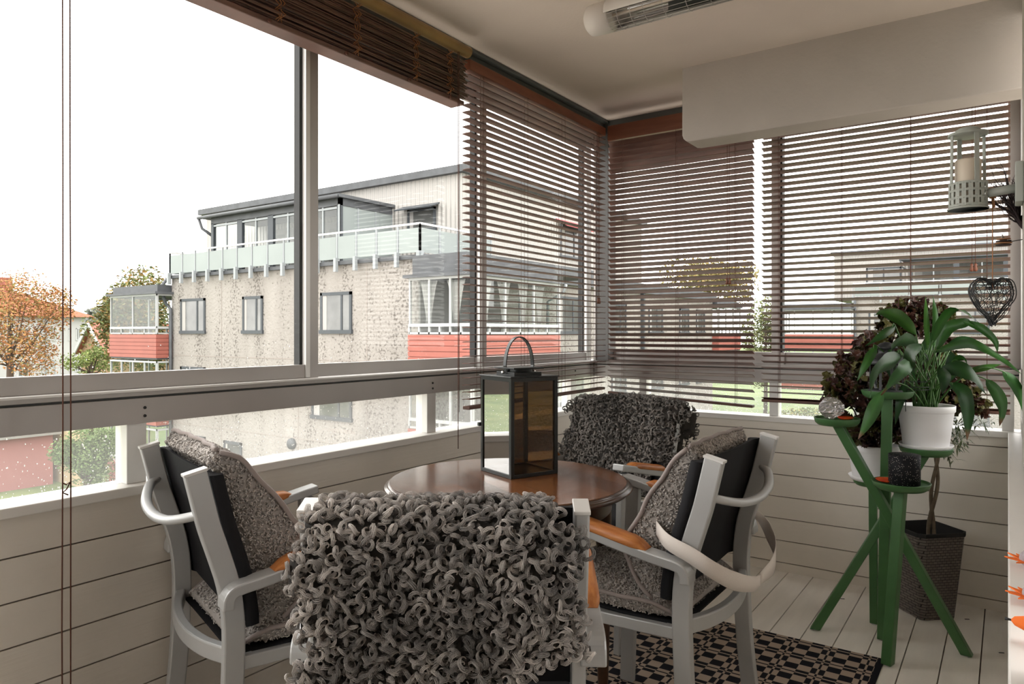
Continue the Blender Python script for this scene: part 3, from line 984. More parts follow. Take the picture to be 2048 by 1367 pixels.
def cushion(F, label, front, back, wtop, wbot, seat_prof, k0, seed, lean=0.0, strap=False):
    """front/back: matching lists of (y,z) giving the side profile of the back pad."""
    rr = random.Random(seed)
    root = empty('seat_cushion', loc(F, 0, .25, .455), label, 'cushion', 'fleece seat cushions')
    quads = []

    def body(prof_f, prof_b, hw):
        n = len(prof_f); rows = []
        for i in range(n):
            (yf, zf), (yb, zb) = prof_f[i], prof_b[i]
            w = hw(i / (n - 1)); r = []
            for k in range(13):
                u = -1 + 2 * k / 12
                bl = .012 * (1 - u * u)
                r.append(loc(F, w * math.copysign(abs(u) ** .85, u), yf + bl + .004 * sin(k * 2.1 + i * 1.7), zf))
            for k in range(13):
                u = 1 - 2 * k / 12
                r.append(loc(F, w * .97 * u, yb, zb))
            rows.append(r)
        return rows
    def hw(t): return wtop + (wbot - wtop) * min(1, t * 1.6)
    n = 14
    def samp(path):
        L = path_len(path); return [path_eval(path, L * i / (n - 1) * .9999) for i in range(n)]
    fr, bk = samp(front), samp(back)
    rows = body(fr, bk, hw)
    mb = MB(); mb.grid(rows, close=True)
    m = len(rows[0]); mb.add(rows[0], [tuple(range(m))]); mb.add(rows[-1], [tuple(reversed(range(m)))])
    for i in range(n - 1):
        for j in range(m):
            quads.append((rows[i][j], rows[i + 1][j], rows[i + 1][(j + 1) % m], rows[i][(j + 1) % m]))
    top = rows[0]
    for j in range(12): quads.append((top[j], top[j + 1], top[m - 2 - j], top[m - 1 - j]))
    bp = mb.build('back_pad', M['fleece_base'], root)
    # seat pad
    rows2 = []
    for i, (y, zt, zb, w) in enumerate(seat_prof):
        r = []
        for k in range(11):
            u = -1 + 2 * k / 10
            r.append(loc(F, w * u, y + .01 * (1 - u * u) * (1 if i == len(seat_prof) - 1 else 0), zt - .022 * u ** 6 + .004 * sin(k * 1.3 + i * 2)))
        for k in range(11):
            u = 1 - 2 * k / 10
            r.append(loc(F, w * .98 * u, y, zb))
        rows2.append(r)
    mb = MB(); mb.grid(rows2, close=True); m2 = 22
    mb.add(rows2[0], [tuple(range(m2))]); mb.add(rows2[-1], [tuple(reversed(range(m2)))])
    sp = mb.build('seat_pad', M['fleece_base'], root)
    q2 = []
    for i in range(len(rows2) - 1):
        for j in range(m2):
            q2.append((rows2[i][j], rows2[i + 1][j], rows2[i + 1][(j + 1) % m2], rows2[i][(j + 1) % m2]))
    for j in range(10): q2.append((rows2[-1][j + 1], rows2[-1][j], rows2[-1][m2 - 1 - j], rows2[-1][m2 - 2 - j]))
    ctr = sum((r[0] for r in rows), V(0, 0, 0)) / len(rows)
    def outward(qs, cen):
        out = []
        for q in qs:
            nn = (q[1] - q[0]).cross(q[3] - q[0]); mid = (q[0] + q[2]) / 2
            out.append(q if nn.dot(mid - cen) > 0 else (q[0], q[3], q[2], q[1]))
        return out
    cb = sum((p for r in rows for p in r), V(0, 0, 0)) / (len(rows) * m)
    cs = sum((p for r in rows2 for p in r), V(0, 0, 0)) / (len(rows2) * m2)
    short_fleece(bp, outward(quads, cb), 27000, k0, rr)
    short_fleece(sp, outward(q2, cs), 27000, k0, rr)
    # piping along both side edges and over the top of the pad
    for s in (0, 12):
        pts = [rows[i][s] + F[1] * ((-1 if s == 0 else 1) * .004) + F[2] * .006 for i in range(n)]
        MB().tube(smooth_path(pts, 2), .0062, 8).build('piping', M['piping'], bp)
    pts = [rows[0][k] + V(0, 0, .006) for k in range(13)]
    MB().tube(smooth_path(pts, 2), .0058, 8).build('piping', M['piping'], bp)
    e = [rows2[i][0] + F[1] * (-.003) + V(0, 0, .0) for i in range(len(rows2))] + [rows2[-1][k] + F[2] * .006 for k in range(1, 10)] + [rows2[i][10] + F[1] * .003 for i in range(len(rows2) - 1, -1, -1)]
    MB().tube(smooth_path(e, 2), .0060, 8).build('piping', M['piping'], sp)
    return root, rows


backline = [(posty(z) + .062, z) for z in (.86, .80, .74, .68, .62, .56, .50)]
seatp = [(.10, .485, .468, .215), (.17, .515, .468, .235), (.26, .525, .470, .25), (.36, .530, .475, .252), (.44, .528, .482, .248), (.49, .515, .486, .235), (.505, .495, .488, .22)]
frontA = [(.055, .925), (.105, .905), (.165, .83), (.215, .76), (.275, .69), (.300, .655), (.295, .61), (.255, .56), (.215, .53), (.20, .51)]
backA = [(.035, .90)] + backline
cuA, rowsA = cushion(FA, 'grey fleece seat cushion with piped edges on the chair by the left wall', frontA, backA, .215, .225, seatp, .44, 3)
frontC = [(.075, .905), (.12, .86), (.16, .80), (.20, .73), (.235, .67), (.25, .62), (.235, .57), (.20, .53), (.17, .50)]
cuC, rowsC = cushion(FC, 'grey fleece seat cushion with piped edges on the chair right of the table', frontC, [(.058, .885)] + backline, .215, .22, seatp, .42, 4)
# small cream label on A, long strap on C passing behind the chair
p = rowsA[8][12]
mb = MB(); a = loc(FA, .226, .265, .735)
mb.grid([[a, a + FA[2] * .035 + V(0, 0, -.03)], [a + FA[1] * .012 + V(0, 0, -.022), a + FA[1] * .012 + FA[2] * .018 + V(0, 0, -.055)]], smooth=False)
mb.build('label_tag', M['strap'], cuA, solid=.0012)


def ribbon(parent, pts, ws, name='strap'):
    pts = [Vector(p) for p in pts]
    pp = smooth_path(pts, 5); rows = []
    for i, p_ in enumerate(pp):
        t = i / (len(pp) - 1) * (len(pts) - 1); k = min(int(t), len(pts) - 2); f = t - k
        w = Vector(ws[k]).lerp(Vector(ws[k + 1]), f)
        rows.append([p_ - w, p_, p_ + w])
    return MB().grid(rows).build(name, M['strap'], parent, solid=.0015)


L_ = lambda x, y, z: loc(FC, x, y, z)
# chair C: local left (-x) is towards the viewer
ribbon(cuC, [L_(-.222, .165, .690), L_(-.268, .115, .672), L_(-.283, .045, .652), L_(-.270, -.005, .622), L_(-.20, -.035, .582), L_(-.10, -.052, .550), L_(-.03, -.055, .545)],
       [(0, 0, .018), (.004, 0, .019), (.006, 0, .020), (.006, 0, .021), (.004, 0, .024), (.0, 0, .020), (.0, 0, .012)])
ribbon(cuC, [L_(-.05, -.055, .550), L_(.06, -.058, .556), L_(.16, -.040, .572), L_(.235, .0, .600), L_(.266, .035, .632), L_(.262, .075, .655)],
       [(0, 0, .016), (0, 0, .026), (.0, 0, .030), (.004, 0, .026), (.004, 0, .014), (.004, 0, .008)])

# =================================================================== TABLE
TC = V(-1.30, 1.845, 0)
tb = empty('round_table', TC, 'round brown parquet-topped wooden table with a moulded edge in the middle', 'table')
M['parquet'] = bpy.data.materials.new('table_parquet'); m = M['parquet']; m.use_nodes = True
nt = m.node_tree; N = nt.nodes; Lk = nt.links; bs = N['Principled BSDF']; bs.inputs['Roughness'].default_value = .2
bs.inputs['Coat Weight'].default_value = .1; bs.inputs['Coat Roughness'].default_value = .08
tc = N.new('ShaderNodeTexCoord'); mp = N.new('ShaderNodeMapping'); mp.inputs['Rotation'].default_value = (0, 0, R(28)); Lk.new(tc.outputs['Object'], mp.inputs[0])
bk = N.new('ShaderNodeTexBrick'); bk.offset = .37; bk.inputs['Scale'].default_value = 1; bk.inputs['Brick Width'].default_value = .42; bk.inputs['Row Height'].default_value = .088
bk.inputs['Mortar Size'].default_value = .0012; bk.inputs['Bias'].default_value = 0; bk.inputs['Color1'].default_value = (.24, .095, .034, 1); bk.inputs['Color2'].default_value = (.085, .033, .014, 1); bk.inputs['Mortar'].default_value = (.03, .014, .008, 1)
Lk.new(mp.outputs[0], bk.inputs['Vector'])
mp2 = N.new('ShaderNodeMapping'); mp2.inputs['Rotation'].default_value = (0, 0, R(28)); mp2.inputs['Scale'].default_value = (2, 22, 1); Lk.new(tc.outputs['Object'], mp2.inputs[0])
ns = N.new('ShaderNodeTexNoise'); ns.inputs['Scale'].default_value = 5; ns.inputs['Detail'].default_value = 6; Lk.new(mp2.outputs[0], ns.inputs['Vector'])
mx = N.new('ShaderNodeMix'); mx.data_type = 'RGBA'; mx.blend_type = 'MULTIPLY'; mx.inputs[0].default_value = .7
rp = N.new('ShaderNodeValToRGB'); rp.color_ramp.elements[0].position = .3; rp.color_ramp.elements[0].color = (.45, .4, .38, 1); rp.color_ramp.elements[1].color = (1.25, 1.2, 1.15, 1)
Lk.new(ns.outputs['Fac'], rp.inputs[0]); Lk.new(bk.outputs['Color'], mx.inputs[6]); Lk.new(rp.outputs[0], mx.inputs[7]); Lk.new(mx.outputs[2], bs.inputs['Base Color'])
ns2 = N.new('ShaderNodeTexNoise'); ns2.inputs['Scale'].default_value = 7; Lk.new(tc.outputs['Object'], ns2.inputs['Vector'])
mr = N.new('ShaderNodeMapRange'); mr.inputs['To Min'].default_value = .10; mr.inputs['To Max'].default_value = .24; Lk.new(ns2.outputs['Fac'], mr.inputs['Value']); Lk.new(mr.outputs[0], bs.inputs['Roughness'])
bpn = N.new('ShaderNodeBump'); bpn.inputs['Strength'].default_value = .12; bpn.inputs['Distance'].default_value = .002; Lk.new(ns.outputs['Fac'], bpn.inputs['Height']); Lk.new(bpn.outputs[0], bs.inputs['Normal'])
M['darkwood'] = mat('dark_walnut', (.085, .038, .018), .28, var=.4, vscale=12, coat=.5)
TR = .388
MB().lathe([(.0001, .712), (TR - .05, .712), (TR - .02, .7125), (TR - .008, .716), (TR - .004, .720), (TR + .001, .724), (TR - .001, .729), (TR - .009, .731), (TR - .010, .734), (TR - .012, .7385), (TR - .018, .740)], TC, 96).build('table_edge', M['darkwood'], tb)
mb = MB(); mb.lathe([(TR - .017, .7395), (TR - .0172, .7412), (TR * .5, .7413), (.0001, .7413)], TC, 96, smooth=False)
mb.build('tabletop', M['parquet'], tb)
mb = MB(); mb.lathe([(TR - .075, .655), (TR - .065, .655), (TR - .062, .66), (TR - .064, .70), (TR - .062, .7118), (TR - .078, .7118), (TR - .078, .655)], TC, 64)
mb.build('apron', M['darkwood'], tb)
for k in range(4):
    a = R(38 + 90 * k); c = TC + V(cos(a) * (TR - .085), sin(a) * (TR - .085), 0)
    MB().lathe([(.012, 0), (.016, .01), (.014, .03), (.018, .12), (.024, .35), (.020, .47), (.026, .50), (.020, .52), (.027, .56), (.027, .70), (.022, .711)], c, 20).build('leg', M['darkwood'], tb)

# rug
M['rug'] = bpy.data.materials.new('woven_rug'); m = M['rug']; m.use_nodes = True
nt = m.node_tree; N = nt.nodes; Lk = nt.links; bs = N['Principled BSDF']; bs.inputs['Roughness'].default_value = .95; bs.inputs['Specular IOR Level'].default_value = .1
geo = N.new('ShaderNodeNewGeometry'); sp = N.new('ShaderNodeSeparateXYZ'); Lk.new(geo.outputs['Position'], sp.inputs[0])


def seq(sock, period, o0):
    a = N.new('ShaderNodeMath'); a.operation = 'ADD'; a.inputs[1].default_value = o0; Lk.new(sock, a.inputs[0])
    d = N.new('ShaderNodeMath'); d.operation = 'DIVIDE'; d.inputs[1].default_value = period; Lk.new(a.outputs[0], d.inputs[0])
    fr = N.new('ShaderNodeMath'); fr.operation = 'FRACT'; Lk.new(d.outputs[0], fr.inputs[0])
    rp = N.new('ShaderNodeValToRGB'); rp.color_ramp.interpolation = 'CONSTANT'
    els = [.0445, .0445, .020, .0065, .020] * 2; T = sum(els); acc = 0; e = rp.color_ramp.elements
    for i, w in enumerate(els):
        v = i % 2
        if i == 0: el = e[0]; el.position = 0
        elif i == 1: el = e[1]; el.position = acc
        else: el = e.new(acc)
        el.color = (v, v, v, 1); acc += w / T
    Lk.new(fr.outputs[0], rp.inputs[0]); return rp.outputs[0]


PER = .271
sx = seq(sp.outputs['X'], PER, 20 * PER + .395); sy = seq(sp.outputs['Y'], PER, 20 * PER - 2.935)
df = N.new('ShaderNodeMath'); df.operation = 'SUBTRACT'; Lk.new(sx, df.inputs[0]); Lk.new(sy, df.inputs[1])
ab = N.new('ShaderNodeMath'); ab.operation = 'ABSOLUTE'; Lk.new(df.outputs[0], ab.inputs[0])
# dark border on the right edge
bd = N.new('ShaderNodeMath'); bd.operation = 'LESS_THAN'; bd.inputs[1].default_value = -.393; Lk.new(sp.outputs['X'], bd.inputs[0])
ml = N.new('ShaderNodeMath'); ml.operation = 'MULTIPLY'; Lk.new(ab.outputs[0], ml.inputs[0]); Lk.new(bd.outputs[0], ml.inputs[1])
mx = N.new('ShaderNodeMix'); mx.data_type = 'RGBA'; mx.inputs[6].default_value = (.012, .011, .015, 1); mx.inputs[7].default_value = (.36, .285, .225, 1)
Lk.new(ml.outputs[0], mx.inputs[0]); Lk.new(mx.outputs[2], bs.inputs['Base Color'])
wv = N.new('ShaderNodeTexWave'); wv.bands_direction = 'Y'; wv.inputs['Scale'].default_value = 110; Lk.new(geo.outputs['Position'], wv.inputs['Vector'])
bpn = N.new('ShaderNodeBump'); bpn.inputs['Strength'].default_value = .4; bpn.inputs['Distance'].default_value = .001; Lk.new(wv.outputs['Fac'], bpn.inputs['Height']); Lk.new(bpn.outputs[0], bs.inputs['Normal'])
rg = MB().box((-1.85, .9, .0005), (-.372, 2.935, .004)).build('rug', M['rug'], bevel=.002)
tag(rg, 'black and beige checked woven rug lying under the table and chairs', 'rug')

# =================================================================== TABLE LANTERN
lc = V(-1.334, 1.955, .7415); lu = V(-.183, .072, 0).normalized(); lv = V(.072, .183, 0).normalized()
ln = empty('lantern', lc, 'tall square black metal lantern with smoked glass standing on the round table', 'lantern')
H_ = .318; h2 = .0925


def LP(a, b, z): return lc + lu * a + lv * b + V(0, 0, z)


mb = MB(); r_ = .0065
for a in (-1, 1):
    for b in (-1, 1):
        mb.obox(LP(a * (h2 - r_), b * (h2 - r_), H_ / 2), lu * r_, lv * r_, V(0, 0, H_ / 2))
for z in (.006, H_ - .006):
    for s in (-1, 1):
        mb.obox(LP(0, s * (h2 - r_), z), lu * (h2 - .012), lv * r_, V(0, 0, .006))
        mb.obox(LP(s * (h2 - r_), 0, z), lu * r_, lv * (h2 - .012), V(0, 0, .006))
mb.build('frame', M['blackmetal'], ln, bevel=.001)
mb = MB().obox(LP(0, 0, .004), lu * (h2 - .002), lv * (h2 - .002), V(0, 0, .003)); mb.build('base', M['blackmetal'], ln)
for s in (-1, 1):
    MB().obox(LP(0, s * (h2 - .005), H_ / 2), lu * (h2 - .012), lv * .0012, V(0, 0, H_ / 2 - .011)).build('glass_pane', M['smoke'], ln)
    MB().obox(LP(s * (h2 - .005), 0, H_ / 2), lu * .0012, lv * (h2 - .012), V(0, 0, H_ / 2 - .011)).build('glass_pane', M['smoke'], ln)
mb = MB().obox(LP(0, 0, H_ + .002), lu * (h2 + .004), lv * (h2 + .004), V(0, 0, .0025))
lid = mb.build('lid', M['blackmetal'], ln, bevel=.0015)
mb = MB().obox(LP(0, 0, H_ + .0095), lu * .054, lv * .054, V(0, 0, .0055)).obox(LP(0, 0, H_ + .028), lu * .060, lv * .060, V(0, 0, .0025)); mb.lathe([(.045, 0), (.045, .012)], LP(0, 0, H_ + .014), 24)
mb.build('chimney', M['blackmetal'], lid, bevel=.001)
hd = lv
pts = []
for k in range(25):
    a = pi * k / 24
    x = .056 * cos(a); z = H_ + .012 + .118 * (sin(a) ** .8)
    pts.append(lc + hd * x + V(0, 0, z))
pts = [pts[0] + hd * -.006 + V(0, 0, 0)] + pts[1:-1] + [pts[-1] + hd * .006]
mb = MB(); side = lu
mb.sweep(pts, .016, .0035, side); hb = mb.build('handle', M['blackmetal'], ln)
for s in (-1, 1): MB().lathe([(.0005, -.006), (.005, -.005), (.005, .005), (.0005, .006)], lc + hd * (.062 * s) + V(0, 0, H_ + .014), 10, axis='y').build('rivet', M['chrome'], hb)
MB().obox(LP(h2 + .006, -h2 + .0, .155), lu * .006, lv * .006, V(0, 0, .006)).build('latch', M['blackmetal'], ln, bevel=.001)

# =================================================================== GREEN PLANT STAND
A_ = V(-.542, 2.973, .868); B_ = V(-.378, 3.052, .975); C_ = V(-.262, 3.185, .752); D_ = V(-.322, 2.96, .650); E_ = V(-.46, 3.28, .592)
stn = empty('plant_stand', (-.38, 3.05, 0), 'green wooden plant stand of crossed legs carrying five small round trays', 'plant stand')
fR = V(-.125, 3.147, 0); fL = V(-.642, 3.075, 0); fF = V(-.358, 2.895, 0); fBk = V(-.404, 3.105, 0)


def bar(foot, topp, w, tname='leg', upv=(0, 1, .2), below=.012):
    t = topp - V(0, 0, below); d = (t - foot).normalized(); u = Vector(upv)
    sd = d.cross(u).normalized(); nn = sd.cross(d).normalized()
    mb = MB(); ft = foot + V(0, 0, .004)
    # ends cut level with the floor / tray
    def end(p, z):
        o = []
        for a, b in ((-1, -1), (1, -1), (1, 1), (-1, 1)):
            q = p + sd * (a * w / 2) + nn * (b * w / 2); k = (z - q.z) / d.z; o.append(q + d * k)
        return o
    e0, e1 = end(ft, .004), end(t, t.z)
    mb.add(e0 + e1, [(3, 2, 1, 0), (4, 5, 6, 7)] + [(i, (i + 1) % 4, (i + 1) % 4 + 4, i + 4) for i in range(4)])
    lg = mb.build('leg', M['green'], stn, bevel=.003)
    if foot.z < .01: MB().lathe([(.012, 0), (.012, .0045)], (ft.x, ft.y, 0), 12).build('foot_pad', M['white_plastic'], lg)


bar(fR, A_, .034); bar(fL, C_, .034, below=.014); bar(fF, D_, .036, upv=(0.3, 1, .2)); bar(fBk + V(0, .02, 0), B_, .036)
bar(V(-.455, 3.275, .004) + V(0, 0, 0), E_, .030)


def tray(c, r, h=.020):
    z = c.z
    MB().lathe([(.0001, z - h), (r * .80, z - h), (r * .93, z - h * .5), (r, z + .008), (r - .003, z + .009), (r - .010, z + .001), (.0001, z)], (c.x, c.y, 0), 40).build('tray', M['green'], stn, bevel=.001)


tray(A_, .084); tray(B_, .092); tray(C_, .094); tray(D_, .098); tray(E_, .078)


def pot(loc_, r, h, label, mt, saucer=True):
    x, y, z = loc_
    root = empty('plant_pot', loc_, label, 'plant pot', 'white plastic flower pots')
    prof = [(.0001, z + .004), (r * .76, z + .004), (r * .78, z + .008), (r * .95, z + h - .028), (r * .965, z + h - .026), (r, z + h - .022), (r * 1.01, z + h - .002), (r, z + h), (r * .965, z + h - .001), (r * .94, z + h - .02), (r * .93, z + h - .03)]
    MB().lathe(prof, (x, y, 0), 48).build('pot', M['white_plastic'], root)
    MB().lathe([(.0001, z + h - .030), (r * .935, z + h - .028)], (x, y, 0), 32).build('soil', M['soil'], root)
    if saucer:
        MB().lathe([(.0001, z + .001), (r * .82, z + .001), (r * .95, z + .020), (r * .93, z + .022), (r * .80, z + .005), (.0001, z + .0045)], (x, y, 0), 40).build('saucer', M['white_plastic'], root)
    return root


p1 = pot((C_.x, C_.y, C_.z + .001), .100, .172, 'white flower pot with saucer holding the long-leaved green plant', 'w')
p2 = pot((E_.x, E_.y, E_.z + .001), .098, .150, 'white flower pot on the lowest tray holding the frilly brown-leaved plant', 'w')

# tealight, crystal, small lantern, dishes
tl = empty('tealight_holder', (D_.x + .012, D_.y - .012, D_.z + .002), 'black pierced metal tealight holder on the front tray of the green stand', 'candle holder')
M['pierced'] = bpy.data.materials.new('pierced_black'); m = M['pierced']; m.use_nodes = True
nt = m.node_tree; N = nt.nodes; Lk = nt.links; bs = N['Principled BSDF']; bs.inputs['Base Color'].default_value = (.008, .008, .010, 1); bs.inputs['Roughness'].default_value = .6; bs.inputs['Specular IOR Level'].default_value = .15
tc = N.new('ShaderNodeTexCoord'); vo = N.new('ShaderNodeTexVoronoi'); vo.inputs['Scale'].default_value = 190; Lk.new(tc.outputs['Object'], vo.inputs['Vector'])
lt = N.new('ShaderNodeMath'); lt.operation = 'LESS_THAN'; lt.inputs[1].default_value = .15; Lk.new(vo.outputs['Distance'], lt.inputs[0])
mxx = N.new('ShaderNodeMix'); mxx.data_type = 'RGBA'; mxx.inputs[6].default_value = (.008, .008, .01, 1); mxx.inputs[7].default_value = (.85, .8, .7, 1)  # bright holes as pale dots: light through them put into colour
Lk.new(lt.outputs[0], mxx.inputs[0]); Lk.new(mxx.outputs[2], bs.inputs['Base Color'])
M['goldleaf'] = mat('gold_inside', (.75, .50, .30), .3, metal=.7, col2=(.35, .2, .1), vscale=200)
zt = D_.z + .002
MB().lathe([(.049, zt + .0), (.052, zt + .002), (.0525, zt + .108), (.0505, zt + .109)], (D_.x + .012, D_.y - .012, 0), 48).build('cup', M['pierced'], tl)
MB().lathe([(.0505, zt + .108), (.050, zt + .006), (.0001, zt + .005)], (D_.x + .012, D_.y - .012, 0), 40).build('lining', M['goldleaf'], tl)
for c, r, lab in ((V(D_.x - .045, D_.y + .0, D_.z + .001), .040, 'red and orange glazed dish beside the black tealight holder'), (V(A_.x + .028, A_.y + .012, A_.z + .001), .030, 'small red glazed dish beside the crystal on the left tray')):
    tag(MB().lathe([(.0001, c.z + .001), (r * .7, c.z + .002), (r, c.z + .010), (r * .97, c.z + .011), (r * .6, c.z + .005), (.0001, c.z + .004)], (c.x, c.y, 0), 32).build('glazed_dish', M['orange']), lab, 'dish')
# crystal candle ball
mb = MB(); rr = random.Random(2); rows = []
c = V(A_.x - .018, A_.y - .012, A_.z + .046)
for i in range(9):
    th = -pi / 2 + pi * (i + .35) / 8.7
    rows.append([c + V(cos(th) * cos(2 * pi * k / 11 + i * .28), cos(th) * sin(2 * pi * k / 11 + i * .28), sin(th) * .88) * (.047 * rr.uniform(.88, 1.06)) for k in range(11)])
mb.grid(rows, smooth=False, close=True); mb.add(rows[0], [tuple(reversed(range(11)))]); mb.add(rows[-1], [tuple(range(11))])
tag(mb.build('crystal_ball', M['crystal']), 'faceted clear crystal candle block on the left tray of the stand', 'crystal')
# little black lantern with a domed lid
sl_ = empty('lantern', (B_.x, B_.y, B_.z + .001), 'small black metal lantern with a domed lid on top of the green stand', 'lantern')
bx, by, bz = B_.x - .004, B_.y, B_.z + .001
MB().lathe([(.0001, bz), (.062, bz), (.064, bz + .006), (.058, bz + .012), (.0001, bz + .012)], (bx, by, 0), 32).build('base', M['wire'], sl_)
MB().lathe([(.053, bz + .012), (.053, bz + .108)], (bx, by, 0), 32).build('glass', M['glass'], sl_)
for k in range(6):
    a = 2 * pi * k / 6 + .3
    MB().box((-.0, 0, 0), (0, 0, 0)) if False else None
    q = V(bx + .056 * cos(a), by + .056 * sin(a), bz + .06); MB().obox(q, V(cos(a), sin(a), 0) * .002, V(-sin(a), cos(a), 0) * .0045, V(0, 0, .05)).build('post', M['wire'], sl_)
dm = MB().lathe([(.060, bz + .106), (.066, bz + .108), (.068, bz + .114), (.062, bz + .126), (.048, bz + .140), (.030, bz + .148), (.028, bz + .150), (.028, bz + .166), (.040, bz + .168), (.038, bz + .174), (.020, bz + .188), (.006, bz + .192), (.0001, bz + .193)], (bx, by, 0), 40).build('lid', M['wire'], sl_)
for k in range(8):
    a = 2 * pi * k / 8 + .2; MB().lathe([(.0001, -.001), (.0045, -.001), (.0045, .0012), (.0001, .0012)], (bx + .0575 * cos(a), by + .0575 * sin(a), bz + .131), 8).build('vent', M['black'], dm)
# wire arch with small basket in the lily pot
cq = V(C_.x - .025, C_.y - .055, C_.z + .15)
mb = MB()
hw_ = .043
pts = [cq + RT * -hw_] + [cq + RT * -hw_ + V(0, 0, .16)] + [cq + RT * (-hw_ * cos(pi * k / 10)) + V(0, 0, .19 + .045 * sin(pi * k / 10)) for k in range(11)] + [cq + RT * hw_ + V(0, 0, .08)]
mb.tube(pts, .0018, 6)
for z in (.085, .095, .115): mb.tube([cq + RT * (hw_ * cos(2 * pi * k / 20)) + FW * (hw_ * .8 * sin(2 * pi * k / 20)) + V(0, 0, z) for k in range(21)], .0015, 5)
tag(mb.build('wire_tealight_hanger', M['wire']), 'thin black wire arch with ring stuck in the lily pot', 'wire hanger')


# =================================================================== PLANTS
def leafmesh(mb, cols, pts, w, n=9, fold=.25, wave=.0, col=(.03, .12, .02), twist=0.0, sidev=None, tipn=1.3, rim=None, ph=0.0):
    pp = smooth_path(pts, max(2, n // (len(pts) - 1))); m = len(pp)
    for i, p in enumerate(pp):
        t = (pp[min(i + 1, m - 1)] - pp[max(i - 1, 0)]).normalized()
        sd = (sidev - t * sidev.dot(t)) if sidev is not None else t.cross(V(0, 0, 1))
        if sd.length < 1e-4: sd = t.orthogonal()
        sd.normalize(); nn = sd.cross(t)
        u = i / (m - 1)
        ww = w * (sin(pi * min(1, u ** .75 * .97 + .03)) ** .9) * (1 if u < .98 else .3)
        k0 = len(mb.v)
        for a in (-1, -.5, 0, .5, 1):
            wv = wave * sin(u * 16 + a * 2 + ph) * abs(a)
            q = p + sd * (a * ww) + nn * (abs(a) * ww * fold + wv)
            mb.v.append(tuple(q))
            c = np.array(col) * (1.35 if a == 0 else (1.0 if abs(a) < .9 else .9)) * (1 + .15 * sin(u * 9 + ph))
            if rim is not None and u > .9: c = np.array(rim)
            cols.append(c)
        if i:
            b0 = k0 - 5
            for j in range(4): mb.f.append((b0 + j, b0 + j + 1, k0 + j + 1, k0 + j)); mb.sm.append(True); mb.mi.append(0)


lily = empty('peace_lily', (C_.x, C_.y, C_.z + .15), 'green long-leaved lily arching out of the white pot on the stand', 'plant')
base = V(C_.x, C_.y, C_.z + .145)
G1 = (.022, .080, .012); G2 = (.012, .048, .009); G3 = (.045, .130, .020); G4 = (.009, .034, .008)
LV = [  # blade points as (px, py, distance), half width, colour
    ([(1856, 700, 2.78), (1853, 640, 2.78), (1851, 592, 2.78)], .012, G3),
    ([(1868, 700, 2.76), (1872, 640, 2.76), (1866, 590, 2.77)], .014, G1),
    ([(1832, 668, 2.70), (1800, 637, 2.62), (1768, 624, 2.55), (1748, 630, 2.50)], .030, G3),
    ([(1862, 690, 2.72), (1885, 640, 2.68), (1915, 618, 2.62), (1958, 645, 2.56)], .020, G1),
    ([(1872, 700, 2.74), (1895, 655, 2.70), (1930, 645, 2.66), (1955, 652, 2.62)], .026, G1),
    ([(1925, 642, 2.66), (1960, 655, 2.62), (1988, 680, 2.58), (1996, 708, 2.56)], .017, G1),
    ([(1870, 704, 2.7), (1910, 690, 2.66), (1950, 688, 2.6), (2000, 715, 2.55), (2044, 748, 2.5)], .020, G1),
    ([(1895, 695, 2.8), (1925, 680, 2.78), (1962, 684, 2.75)], .020, G2),
    ([(1805, 712, 2.6), (1785, 722, 2.52), (1755, 745, 2.47), (1740, 795, 2.46)], .036, (.032, .085, .028)),
    ([(1822, 715, 2.6), (1812, 735, 2.52), (1790, 760, 2.5), (1762, 790, 2.5)], .030, (.04, .12, .035)),
    ([(1765, 782, 2.58), (1750, 812, 2.55), (1735, 845, 2.55), (1716, 878, 2.56)], .026, (.045, .125, .035)),
    ([(1752, 690, 2.7), (1735, 720, 2.66), (1714, 762, 2.66)], .020, G1),
    ([(1790, 650, 2.75), (1765, 668, 2.7), (1730, 692, 2.7)], .020, G2),
    ([(1838, 690, 2.72), (1815, 680, 2.66), (1790, 690, 2.6), (1775, 715, 2.6)], .030, G2),
    ([(1845, 690, 2.7), (1825, 700, 2.6), (1820, 730, 2.56), (1835, 768, 2.56)], .026, G2),
    ([(1900, 765, 2.6), (1925, 785, 2.52), (1935, 830, 2.50), (1934, 882, 2.5)], .029, G2),
    ([(1880, 740, 2.66), (1915, 735, 2.58), (1950, 755, 2.54), (1972, 788, 2.52)], .034, G2),
    ([(1880, 730, 2.62), (1890, 755, 2.55), (1885, 790, 2.54)], .024, G4),
    ([(1972, 758, 2.58), (1992, 785, 2.55), (2004, 815, 2.53), (1999, 852, 2.52)], .025, (.035, .11, .02)),
    ([(2005, 742, 2.6), (2028, 762, 2.58), (2042, 790, 2.56), (2046, 825, 2.54)], .022, (.028, .10, .02)),
    ([(1905, 722, 2.68), (1925, 716, 2.64), (1938, 735, 2.62)], .015, G1),
    ([(1935, 742, 2.64), (1970, 735, 2.6), (2003, 728, 2.58)], .014, G3),
    ([(1812, 760, 2.7), (1800, 800, 2.66), (1790, 850, 2.68)], .018, G4),
    ([(1870, 660, 2.85), (1850, 700, 2.82), (1835, 740, 2.8)], .026, G4),
    ([(1800, 700, 2.85), (1780, 730, 2.82), (1790, 770, 2.8)], .028, G4),
    ([(1895, 700, 2.88), (1905, 735, 2.86), (1895, 770, 2.86)], .028, G4),
]
ST = {18: (1925, 745, 2.6), 19: (1965, 735, 2.6), 20: None, 21: (1905, 742, 2.64), 5: None, 10: (1790, 765, 2.6), 8: (1830, 715, 2.64)}
rr = random.Random(4)
lvb = MB(); cols = []; stb = MB()
